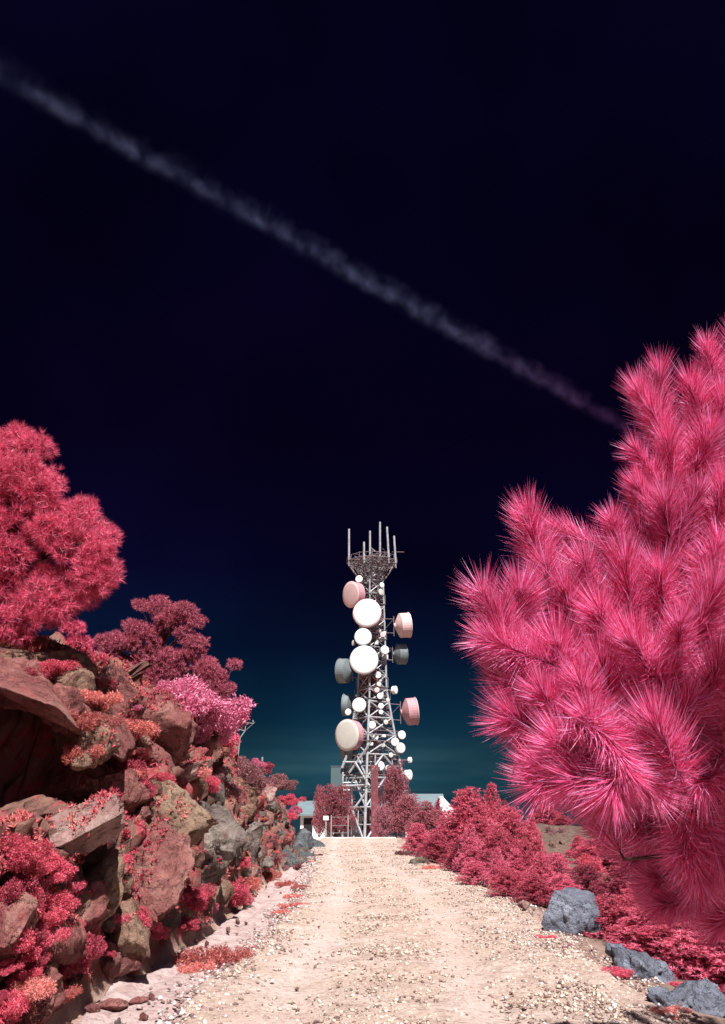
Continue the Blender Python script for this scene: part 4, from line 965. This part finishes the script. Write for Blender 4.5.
# dishes
def dish(px, py, R_px, az, el, face, drum, depth_f=.55, dy=0.0, shape='drum'):
    """az: 0 faces the camera, positive turns to the right of the picture"""
    s = mpp(px, py, TY); rad = R_px * s
    fdir = np.array([math.sin(R(az)) * math.cos(R(el)), -math.cos(R(az)) * math.cos(R(el)), math.sin(R(el))])
    c = at(px, py, TY + dy) - TB
    root = empty('dish_antenna', c, parent=tower)
    mb = MB(); dp = rad * 2 * depth_f
    mb.lathe([(rad * .18, -dp * 1.0), (rad * .22, -dp * .92), (rad * .55, -dp * .80), (rad * .94, -dp * .62), (rad * .97, -dp * .60), (rad * .97, -dp * .05), (rad * 1.02, -dp * .05), (rad * 1.02, 0), (rad * .99, .0)], fdir, (0, 0, 0), 32 if rad > .7 else 18)
    mb.build('shroud', drum, root, False)
    mb = MB(); mb.lathe([(rad * .995, .004), (rad * .985, .03 * rad), (rad * .8, .065 * rad), (rad * .4, .095 * rad), (rad * .05, .105 * rad)], fdir, (0, 0, 0), 32 if rad > .7 else 18); mb.build('radome', face, root, True)
    mb = MB(); back = -fdir * dp; ax = np.array([-TX + TX, 0, 0]); zc = c[2]; h = half(zc) * .75
    tgt = -c.copy(); tgt[2] = 0; tl = np.linalg.norm(tgt); tgt = tgt * max(0, (tl - h)) / (tl + 1e-6)
    up = np.array([0, 0, rad * .8])
    if rad > .6:
        mb.tube(back + up, back - up, .05); mb.tube(back, back * .9, rad * .15)
        mb.tube(back + up * .7, tgt + up * .7, .045); mb.tube(back - up * .7, tgt - up * .7, .045); mb.tube(tgt + up, tgt - up, .05); mb.tube(back + up * .7, tgt - up * .7, .03)
    else: mb.tube(back, tgt, .035); mb.tube(tgt - [0, 0, .4], tgt + [0, 0, .4], .04)
    mb.build('mount', M_galv_dark, root)
    return root
W_, P_, Cr_, DP, DG = M_white, M_pinkish, M_cream, M_drum_pink, M_drum_grey
for d in [(351, 594.5, 13, -50, -6, P_, DP, .5, -1.2), (367, 613, 14, -12, -2, W_, DP, .45, -2.2), (363, 637, 8.5, -8, -2, W_, DG, .4, -2.0), (364, 660, 14, -6, -2, W_, DG, .4, -2.2), (409, 625, 12.5, 100, 6, W_, M_pinkish, .62, -.6), (405, 654, 10.5, 104, 4, DG, DG, .62, .6),
          (340, 671, 12.5, -112, 2, DG, DG, .55, .8), (343.5, 705, 11, -100, 2, DG, DG, .45, .6), (359, 705, 7, -15, 0, W_, DG, .4, -2.0), (347, 735, 15, -38, -2, Cr_, DP, .5, -1.6), (342, 747, 13, -80, -4, DG, DG, .55, .2), (416, 711, 13.5, 97, 6, W_, DP, .58, -.6),
          (348, 712, 3.2, -20, 0, W_, DG, .6, -1.8), (372, 725, 3.8, 0, 0, W_, DG, .5, -1.8), (402, 735, 4.2, 25, 0, W_, DG, .7, -1.0), (395, 742, 4, -10, 0, W_, DG, .6, -1.2), (401, 748, 5, 30, 0, W_, M_white, .7, -1.0), (380, 766, 4.5, 10, 0, W_, M_white, .7, -1.8), (411, 760, 2.8, 60, 0, W_, M_white, .7, -.6), (410, 775, 5, 55, 0, W_, M_white, .8, -.6),
          (396, 690, 4, 60, 0, W_, M_white, .7, -.6), (381, 706, 2.8, 0, 0, W_, DG, .5, -1.4), (381, 712, 2.2, 0, 0, W_, DG, .5, -1.4), (380, 696, 3, 20, 0, W_, DG, .5, -1.4), (382, 585, 2.6, 30, 0, W_, DG, .5, -1.3), (381, 592, 3.2, 40, 0, Cr_, DG, .6, -1.3), (359, 579, 3.6, -10, 0, W_, DG, .5, -1.5), (383, 634.5, 2.8, 0, 0, P_, DG, .5, -1.4), (385, 650, 4.2, 20, 0, W_, M_white, .6, -1.3),
          (378, 675, 3.2, 0, 0, W_, DG, .5, -1.5), (353, 643, 2.6, -60, 0, W_, DG, .6, -1.3), (375, 737, 3.4, -10, 0, W_, DG, .5, -1.6), (388, 768, 2.8, 0, 0, Cr_, DG, .5, -1.6), (377, 690, 2.6, 0, 0, P_, DG, .5, -1.5), (386, 722, 2.4, 20, 0, Cr_, DG, .5, -1.4), (391, 755, 2.4, 20, 0, Cr_, DG, .5, -1.4), (383, 745, 2.2, 10, 0, Cr_, DG, .5, -1.5), (379, 684, 2.4, 10, 0, Cr_, DG, .5, -1.5), (388, 700, 2.2, 30, 0, Cr_, DG, .5, -1.3)]:
    dish(*d)
# cable ladder on the front, feeders inside, cabinets
mb = MB()
pa = at(375, 838, TY - 3.6) - TB; pb = at(374.5, 765, TY - 3.0) - TB; pa[2] = 0
for dx in (-.28, .28): mb.tube(pa + [dx, 0, 0], pb + [dx, 0, 0], .07)
for t in np.linspace(.01, .99, 40): mb.tube(pa * (1 - t) + pb * t + [-.28, 0, 0], pa * (1 - t) + pb * t + [.28, 0, 0], .03, n=4)
for dx in (-.15, -.05, .05, .15): mb.tube(pa + [dx, -.05, 0], pb + [dx, -.05, 0], .045)
mb.build('cable_ladder', M_red_steel, tower)
mb = MB(); r = np.random.default_rng(12)
for k in range(9):
    x, y = r.uniform(-.5, .5, 2); zt = r.uniform(Zw, Ztop - 1)
    mb.path([(x * 1.5, y * 1.5 - .5, .2), (x, y - .3, Zw), (x * .9, y, zt)], [.05, .05, .04], 5)
mb.build('feeder_cables', M_red_steel, tower)
mb = MB()
for py, w, h in ((683, 1.7, 2.0), (610, 1.2, 1.2), (700, 1.5, .8)):
    mb.box((-.25, .1, zpx(py)), (w, .9, h))
mb.build('equipment_panels', M_red_steel, tower)
# greater clutter: small brackets and boxes through the middle of the mast
mb = MB()
for k in range(260):
    z = r.uniform(zpx(790), Ztop - .4) if k % 3 else r.uniform(zpx(780), zpx(690)); d = unit(r.standard_normal(3)) * r.uniform(.2, .7)
    kk = int(r.integers(0, 4)); c = corner(kk, z); e = c * np.array([.55, .55, 1]) + d; mb.tube(c, e, r.uniform(.03, .055), n=4); mb.tube(e, corner((kk + 1) % 4, z + r.uniform(-.5, .5)), .03, n=4)
mb.build('brackets', M_galv_dark, tower)
jb = MB(); jb.box((0, 0, 0), (1, 1, 1)); jb.box((0, -.53, .1), (.6, .06, .5)); proto_jb = None
for k in range(48):
    z = r.uniform(zpx(780), Ztop - .8); kk = int(r.integers(0, 4)); t = r.uniform(0, 1); c = corner(kk, z) * (1 - t) + corner((kk + 1) % 4, z) * t
    if proto_jb is None: proto_jb = jb.build('junction_box', M_white, tower); o = proto_jb
    else: o = proto_jb.copy(); col.objects.link(o); o.parent = tower
    o.location = c; o.scale = [float(q_) for q_ in r.uniform(.2, .5, 3)]; o.rotation_euler = (0, 0, float(r.uniform(0, 6.28)))

mb = MB(); c = at(337, 779, TY - .5) - TB; mb.box(c, (1.2, .9, 2.3)); mb.box(c + [0, 0, 1.2], (1.3, 1.0, .08)); mb.build('equipment_box', M_cabinet, tower)
mb = MB(); c0 = at(337, 790, TY - .5) - TB; 
for dx in (0, .9, 1.8, 2.7): mb.tube(c0 + [dx, 0, 0], c0 + [dx, 0, 1.4], .04)
for dz in (0, .7, 1.4): mb.tube(c0 + [0, 0, dz], c0 + [3.4, 0, dz], .05)
for q in ((343, 772), (352, 787)):
    a = at(q[0], q[1], TY - 1) - TB; mb.tube([a[0], a[1], 0], a, .1)
mb.tube(at(343, 762, TY - 1.2) - TB, at(372, 762, TY - 2) - TB, .09); mb.tube(at(347, 755, TY - 1.2) - TB, at(342, 768, TY - 1.2) - TB, .13)
mb.tube(at(342, 786, TY - 2.0) - TB, at(370, 785, TY - 3) - TB, .12); mb.tube(at(371, 742, TY - 3) - TB, at(349, 773, TY - 2.4) - TB, .11); mb.tube(at(355, 762, TY - 2.8) - TB, at(370, 787, TY - 3) - TB, .1); mb.tube(at(370, 787, TY - 3) - TB, at(352, 811, TY - 3) - TB, .1)
mb.build('side_gantry', M_galv, tower)
# lower side-gantry post down to ground
# ------------------------------------------------------------------ buildings
def gbox(px0, py0, Yd, z=None):
    p = at(px0, py0, Yd); return p
b0 = at(300, 838, 92); b1 = at(388, 838, 92)
zb = float(H(b0[0], 92)) - .1; xl, xr = b0[0], b1[0]; zt = at(312, 816, 92)[2]
house = empty('building', ((xl + xr) / 2, 92, zb)); tag(house, 'low white flat building with grey roof behind the tower foot', 'building')
w = xr - xl; h = zt - zb
mb = MB(); mb.box((0, 3, h / 2), (w, 6, h)); mb.build('wall', M_wall, house)
mb = MB(); V = [(-w / 2 - .5, -.7, h + .02), (w / 2 + .5, -.7, h + .02), (w / 2 + .5, 3, h + 1.35), (-w / 2 - .5, 3, h + 1.35), (-w / 2 - .5, 6.7, h + .02), (w / 2 + .5, 6.7, h + .02)]
V2 = V + [(a, b, c + .18) for a, b, c in V]
mb.add(V2, [(0, 3, 2, 1), (3, 4, 5, 2), (6, 7, 8, 9), (9, 8, 11, 10), (0, 1, 7, 6), (4, 10, 11, 5), (0, 6, 9, 3), (3, 9, 10, 4), (1, 2, 8, 7), (2, 5, 11, 8)]); mb.build('roof', M_roof, house)
for gxp in (-w / 2 + .01, w / 2 - .01):
    mb = MB(); mb.add([(gxp, .01, h), (gxp, 5.99, h), (gxp, 3, h + 1.3), (gxp + .02, .01, h), (gxp + .02, 5.99, h), (gxp + .02, 3, h + 1.3)], [(0, 1, 2), (3, 5, 4), (0, 3, 4, 1), (1, 4, 5, 2), (2, 5, 3, 0)]); mb.build('gable', M_wall, house)
mb = MB(); dxp = at(308, 830, 92)[0] - house.location.x; mb.box((dxp, -.03, 1.05), (.95, .1, 2.1)); mb.build('door', M_dark, house)
for dxq in (348, 366, 380):
    q = at(dxq, 825, 92)[0] - house.location.x; mb = MB(); mb.box((q, -.03, h * .58), (.9, .09, .8)); mb.build('window', M_dark, house)
# second building, right
c = at(428, 808, 112); zb2 = float(H(c[0], 112)) - .2
hs = empty('building', (c[0], 112, zb2)); tag(hs, 'building with grey sheet roof and white gable behind the young pines', 'building')
zr0 = at(428, 808, 112)[2] - zb2; zr1 = at(428, 795, 116)[2] - zb2
x0 = at(405, 800, 112)[0] - c[0]; x1 = at(446, 800, 112)[0] - c[0]
mb = MB(); mb.box(((x0 + x1) / 2, 4, zr0 / 2), (x1 - x0, 8, zr0)); mb.build('wall', M_wall, hs)
mb = MB(); V = [(x0 - .3, -.5, zr0 + .02), (x1, -.5, zr0 + .02), (x1, 4, zr1), (x0 - .3, 4, zr1), (x1, 8.5, zr0 + .02), (x0 - .3, 8.5, zr0 + .02)]; V2 = V + [(a, b, c_ + .15) for a, b, c_ in V]
mb.add(V2, [(0, 3, 2, 1), (3, 5, 4, 2), (6, 7, 8, 9), (9, 8, 10, 11), (0, 1, 7, 6), (5, 11, 10, 4), (0, 6, 9, 3), (3, 9, 11, 5), (1, 2, 8, 7), (2, 4, 10, 8)]); mb.build('roof', M_roof, hs)
g0 = at(440, 812, 111); xg0 = at(440, 800, 111)[0] - c[0]; xg1 = at(456, 812, 111)[0] - c[0]; xa = at(442, 796, 111)[0] - c[0]
za = at(442, 796, 111)[2] - zb2; zbb = at(455, 812, 111)[2] - zb2
mb = MB(); V = [(xg0 - .1, -1.2, 0), (xg1 + .3, -1.2, 0), (xg1 + .3, -1.2, zbb - .2), (xa, -1.2, za), (xg0 - .1, -1.2, za - .6)]; V2 = V + [(a, b + 5, c_) for a, b, c_ in V]
mb.add(V2, [(0, 1, 2, 3, 4), (9, 8, 7, 6, 5), (0, 5, 6, 1), (1, 6, 7, 2), (2, 7, 8, 3), (3, 8, 9, 4), (4, 9, 5, 0)]); mb.build('gable', M_wall, hs)

# ------------------------------------------------------------------ fence, curb at crest, poles
fy = 44.0
fz = float(H(0, fy))
fp = [(at(px, 840, fy)[0], fy) for px in (331, 348)]
fence = empty('fence', (fp[0][0], fy, float(H(fp[0][0], fy)))); tag(fence, 'thin post and wire fence across the top of the road', 'fence')
zt_ = at(347, 815, fy)[2]
for i, (x, y) in enumerate(fp):
    zb_ = float(H(x, y)) - .1; mb = MB(); mb.tube((x - fp[0][0], 0, zb_ - fence.location.z), (x - fp[0][0], 0, zt_ - fence.location.z), .032, n=6); mb.build('post', M_drum_grey2, fence)
mb = MB()
for dz in (.3, .7, 1.05): mb.tube((0, 0, zt_ - fence.location.z - dz + .2), (fp[-1][0] - fp[0][0], 0, zt_ - fence.location.z - dz + .2), .006, n=4)
mb.build('wire', M_galv, fence)
sg = empty('sign', (at(326, 819, 43.4)[0], 43.4, float(H(-1.8, 43.4)))); tag(sg, 'small white notice board on a thin post left of the fence', 'sign')
zs = at(326, 818, 43.4)[2] - sg.location.z
mb = MB(); mb.tube((0, 0, -.1), (0, 0, zs), .03); mb.build('post', M_galv, sg); mb = MB(); mb.box((0, -.05, zs), (.26, .04, .2)); mb.build('board', M_white, sg)
xa, xb = at(316, 841, 39)[0], at(396, 841, 39)[0]
mb = MB(); mb.box((0, 0, .0), (xb - xa, .35, .16)); kerb = mb.build('kerb', M_conc, None, loc=((xa + xb) / 2, 39.0, float(H(0, 39)) - .02)); tag(kerb, 'pale low concrete kerb across the crest of the road', 'kerb', kind='structure')

up0 = at(235, 768, 40); zg = float(H(up0[0], 40))
pole = empty('utility_pole', (up0[0], 40, zg)); tag(pole, 'grey utility pole with crossarm rising behind the far rocks', 'utility pole')
q = lambda px, py: at(px, py, 40) - np.array([up0[0], 40, zg])
mb = MB(); b = q(235, 768); mb.tube((b[0], 0, -.2), q(235, 727), .075, .055, 8); mb.build('pole', M_wood, pole)
mb = MB(); mb.path([(b[0] + .12, 0, 1.0), q(238, 755), q(240, 738), q(245, 731), q(245.5, 726)], [.045, .04, .035, .03, .02], 6); mb.build('strut', M_wood, pole)
mb = MB(); mb.tube(q(232, 721.5), q(254, 723.5), .022); mb.tube(q(234, 728), q(245, 731), .025)
for x_ in (233, 239, 246, 253): mb.tube(q(x_, 722.5), q(x_, 720), .025, .04)
mb.tube(q(246, 730), q(255, 722), .012); mb.build('crossarm', M_wood, pole)
p2 = at(262, 768, 45); zg = float(H(p2[0], 45)); z2_ = at(262, 757, 45)[2]
mb = MB(); mb.tube((0, 0, -.1), (0, 0, z2_ - zg), .05); o = mb.build('post', M_wood, None, loc=(p2[0], 45, zg)); tag(o, 'thin far post just right of the rose mound on the skyline', 'post')

# ------------------------------------------------------------------ contrail
A = at(-60, 40, 1) - CAM; B = at(640, 436, 1) - CAM
ALT = 2000.0
PA = CAM + A * (ALT / A[2]); PB = CAM + B * (ALT / B[2])
PB = PA + (PB - PA) * 1.02; PA, PB = PA - (PB - PA) * .25, PA + (PB - PA) * 1.3
ax = PB - PA; Lc = np.linalg.norm(ax); ex = ax / Lc; ey = unit(np.cross([0, 0, 1], ex)); ez = np.cross(ex, ey)
ts = np.linspace(0, 1, 90); n = 14; V = []
for i, t in enumerate(ts):
    for k in range(n):
        a = 2 * math.pi * k / n; rr = 1 + .14 * float(vnoise(np.array([t * 60, math.cos(a) * 2, math.sin(a) * 2]), 3))
        if i in (0, len(ts) - 1): rr *= .3
        V.append((t * Lc, 95 * rr * math.cos(a), 60 * rr * math.sin(a)))
Fc = [(i * n + k, i * n + (k + 1) % n, (i + 1) * n + (k + 1) % n, (i + 1) * n + k) for i in range(len(ts) - 1) for k in range(n)] + [tuple(range(n - 1, -1, -1)), tuple(range((len(ts) - 1) * n, len(ts) * n))]
m, nt, nd, lk = newmat('contrail_vapour')
tc = nd.new('ShaderNodeTexCoord'); sx = nd.new('ShaderNodeSeparateXYZ'); lk.new(tc.outputs['Object'], sx.inputs[0])
def M(op, a, b=None, c=None):
    q = nd.new('ShaderNodeMath'); q.operation = op
    for i, v in enumerate((a, b, c)):
        if v is None: continue
        if isinstance(v, (int, float)): q.inputs[i].default_value = v
        else: lk.new(v, q.inputs[i])
    return q.outputs[0]
nw = noise_node(nt, tc.outputs['Object'], .004, 3, .6)
yy = M('ADD', sx.outputs['Y'], M('MULTIPLY', M('SUBTRACT', nw.outputs['Fac'], .5), 70))
nr_ = noise_node(nt, tc.outputs['Object'], .016, 4, .65)
yy = M('ADD', yy, M('MULTIPLY', M('SUBTRACT', nr_.outputs['Fac'], .5), 60))
mp = nd.new('ShaderNodeMapping'); mp.inputs['Scale'].default_value = (.018, .011, .011); lk.new(tc.outputs['Object'], mp.inputs[0])
nn = noise_node(nt, mp.outputs[0], 1.0, 5, .65, .8)
n2 = noise_node(nt, tc.outputs['Object'], .012, 5, .6, .5)
wd_ = nd.new('ShaderNodeMapRange'); lk.new(sx.outputs['X'], wd_.inputs[0]); wd_.inputs[1].default_value = Lc * .16; wd_.inputs[2].default_value = Lc * .78; wd_.inputs[3].default_value = 17; wd_.inputs[4].default_value = 34
sdw = nd.new('ShaderNodeMapRange'); lk.new(sx.outputs['X'], sdw.inputs[0]); sdw.inputs[1].default_value = Lc * .24; sdw.inputs[2].default_value = Lc * .58; sdw.inputs[3].default_value = .2; sdw.inputs[4].default_value = .75
core = M('POWER', 2.718, M('MULTIPLY', M('ADD', M('POWER', M('ABSOLUTE', M('DIVIDE', yy, wd_.outputs[0])), 2), M('POWER', M('ABSOLUTE', M('DIVIDE', sx.outputs['Z'], 26)), 2)), -1))
side = M('POWER', 2.718, M('MULTIPLY', M('ADD', M('POWER', M('ABSOLUTE', M('DIVIDE', M('ADD', yy, 36), 38)), 2), M('POWER', M('ABSOLUTE', M('DIVIDE', sx.outputs['Z'], 30)), 2)), -1))
wisp = M('MULTIPLY', side, M('MAXIMUM', M('MULTIPLY', M('SUBTRACT', nn.outputs['Fac'], .45), 4), 0))
cor2 = M('MULTIPLY', core, M('MAXIMUM', M('MULTIPLY', M('SUBTRACT', n2.outputs['Fac'], .36), 4.2), 0))
tot = M('ADD', M('MULTIPLY', cor2, 1.0), M('MULTIPLY', M('MULTIPLY', wisp, sdw.outputs[0]), 1.0))
fx = nd.new('ShaderNodeMapRange'); lk.new(sx.outputs['X'], fx.inputs[0]); fx.inputs[1].default_value = Lc * .45; fx.inputs[2].default_value = Lc * .97; fx.inputs[3].default_value = 1; fx.inputs[4].default_value = 0
nb_ = noise_node(nt, tc.outputs['Object'], .0055, 4, .6)
tot = M('MULTIPLY', tot, M('MAXIMUM', M('MULTIPLY', M('SUBTRACT', nb_.outputs['Fac'], .30), 5.5), .25))
dens_ = M('MULTIPLY', M('MULTIPLY', tot, fx.outputs[0]), .0018)
cr = ramp(nd, [(.49, (.42, .46, .85)), (.74, (.58, .2, .62))]); lk.new(M('DIVIDE', sx.outputs['X'], Lc), cr.inputs[0])
vs = nd.new('ShaderNodeVolumeScatter'); lk.new(cr.outputs[0], vs.inputs['Color']); lk.new(dens_, vs.inputs['Density']); vs.inputs['Anisotropy'].default_value = 0
o = nd.new('ShaderNodeOutputMaterial'); lk.new(vs.outputs[0], o.inputs['Volume'])
ct = mesh_obj('contrail', V, Fc, m)
ct.matrix_world = Matrix(((ex[0], ey[0], ez[0], PA[0]), (ex[1], ey[1], ez[1], PA[1]), (ex[2], ey[2], ez[2], PA[2]), (0, 0, 0, 1)))
tag(ct, 'long faint bluish contrail slanting down across the dark sky', 'contrail')

# ------------------------------------------------------------------ light
SUN_EL, SUN_AZ = R(54), R(13)      # azimuth: left of straight behind the camera
sd = np.array([math.sin(SUN_AZ) * math.cos(SUN_EL), -math.cos(SUN_AZ) * math.cos(SUN_EL), math.sin(SUN_EL)])
sl = bpy.data.lights.new('sun', 'SUN'); sl.energy = 4.9; sl.angle = R(.5); sl.color = (1, .965, .93)
so = bpy.data.objects.new('sun', sl); col.objects.link(so); so.rotation_euler = Vector(sd).to_track_quat('Z', 'Y').to_euler()
w = bpy.data.worlds.new('World'); scene.world = w; w.use_nodes = True; nt = w.node_tree; nd = nt.nodes; lk = nt.links; nd.clear()
tc = nd.new('ShaderNodeTexCoord'); nrm = nd.new('ShaderNodeVectorMath'); nrm.operation = 'NORMALIZE'; lk.new(tc.outputs['Generated'], nrm.inputs[0])
sx = nd.new('ShaderNodeSeparateXYZ'); lk.new(nrm.outputs[0], sx.inputs[0])
k_ = .80
rp = ramp(nd, [(0.0, (.008, .036, .056)), (.02, (.010, .056, .084)), (.045, (.0075, .045, .074)), (.10, (.0032, .023, .052)), (.17, (.0016, .0066, .026)), (.27, (.0018, .0016, .0140)), (.42, (.0014, .0006, .0078)), (.8, (.0010, .0008, .0080))])
lk.new(sx.outputs['Z'], rp.inputs[0])
# thin cloud band low over the horizon
mp = nd.new('ShaderNodeMapping'); mp.inputs['Scale'].default_value = (1.6, 1.6, 13); lk.new(nrm.outputs[0], mp.inputs[0])
cn = noise_node(nt, mp.outputs[0], 2.2, 6, .55, .3)
band = ramp(nd, [(0.0, (0, 0, 0)), (.012, (1, 1, 1)), (.04, (.6, .6, .6)), (.085, (0, 0, 0))]); lk.new(sx.outputs['Z'], band.inputs[0])
cr = ramp(nd, [(.42, (0, 0, 0)), (.68, (1, 1, 1))]); lk.new(cn.outputs['Fac'], cr.inputs[0])
cf = mixc(nt, 1.0, band.outputs[0], cr.outputs[0], 'MULTIPLY')
cl = mixc(nt, cf, rp.outputs[0], (.036, .092, .118))
# faint large-scale unevenness of the high sky
hn = noise_node(nt, nrm.outputs[0], 2.4, 3, .5); hr = ramp(nd, [(.35, (.35, .35, .35)), (.65, (1.15, 1.15, 1.15))]); lk.new(hn.outputs['Fac'], hr.inputs[0])
cl = mixc(nt, .8, cl, hr.outputs[0], 'MULTIPLY')
bg1 = nd.new('ShaderNodeBackground'); lk.new(cl, bg1.inputs[0]); bg1.inputs[1].default_value = .66
sky = nd.new('ShaderNodeTexSky'); sky.sky_type = 'NISHITA'; sky.sun_disc = False; sky.sun_elevation = SUN_EL; sky.sun_rotation = math.atan2(sd[0], sd[1]); sky.altitude = 900
dt = nd.new('ShaderNodeVectorMath'); dt.operation = 'DOT_PRODUCT'; lk.new(nrm.outputs[0], dt.inputs[0]); dt.inputs[1].default_value = tuple(sd)
def M2(op, a, b=None):
    q = nd.new('ShaderNodeMath'); q.operation = op
    for i, v in enumerate((a, b)):
        if v is None: continue
        if isinstance(v, (int, float)): q.inputs[i].default_value = v
        else: lk.new(v, q.inputs[i])
    return q.outputs[0]
gl = M2('POWER', M2('MAXIMUM', dt.outputs['Value'], 0), 6.0)
skc = mixc(nt, gl, (0, 0, 0), sky.outputs[0])
skc = mixc(nt, 1.0, skc, (1.0, .8, .85), 'MULTIPLY')
bg2 = nd.new('ShaderNodeBackground'); lk.new(skc, bg2.inputs[0]); bg2.inputs[1].default_value = .09
ad = nd.new('ShaderNodeAddShader'); lk.new(bg1.outputs[0], ad.inputs[0]); lk.new(bg2.outputs[0], ad.inputs[1])
o = nd.new('ShaderNodeOutputWorld'); lk.new(ad.outputs[0], o.inputs[0])

vs_ = scene.view_settings; vs_.view_transform = 'Standard'; vs_.look = 'None'; vs_.exposure = .95; vs_.gamma = 1; vs_.use_curve_mapping = False
cy = scene.cycles; cy.use_denoising = True; cy.max_bounces = 8; cy.diffuse_bounces = 2; cy.glossy_bounces = 2; cy.transmission_bounces = 3; cy.volume_bounces = 0; cy.transparent_max_bounces = 8
try: cy.denoiser = 'OPENIMAGEDENOISE'; cy.denoising_input_passes = 'RGB_ALBEDO_NORMAL'
except Exception: pass
cy.volume_step_rate = 1.0; cy.volume_max_steps = 256
cy.sample_clamp_indirect = 4
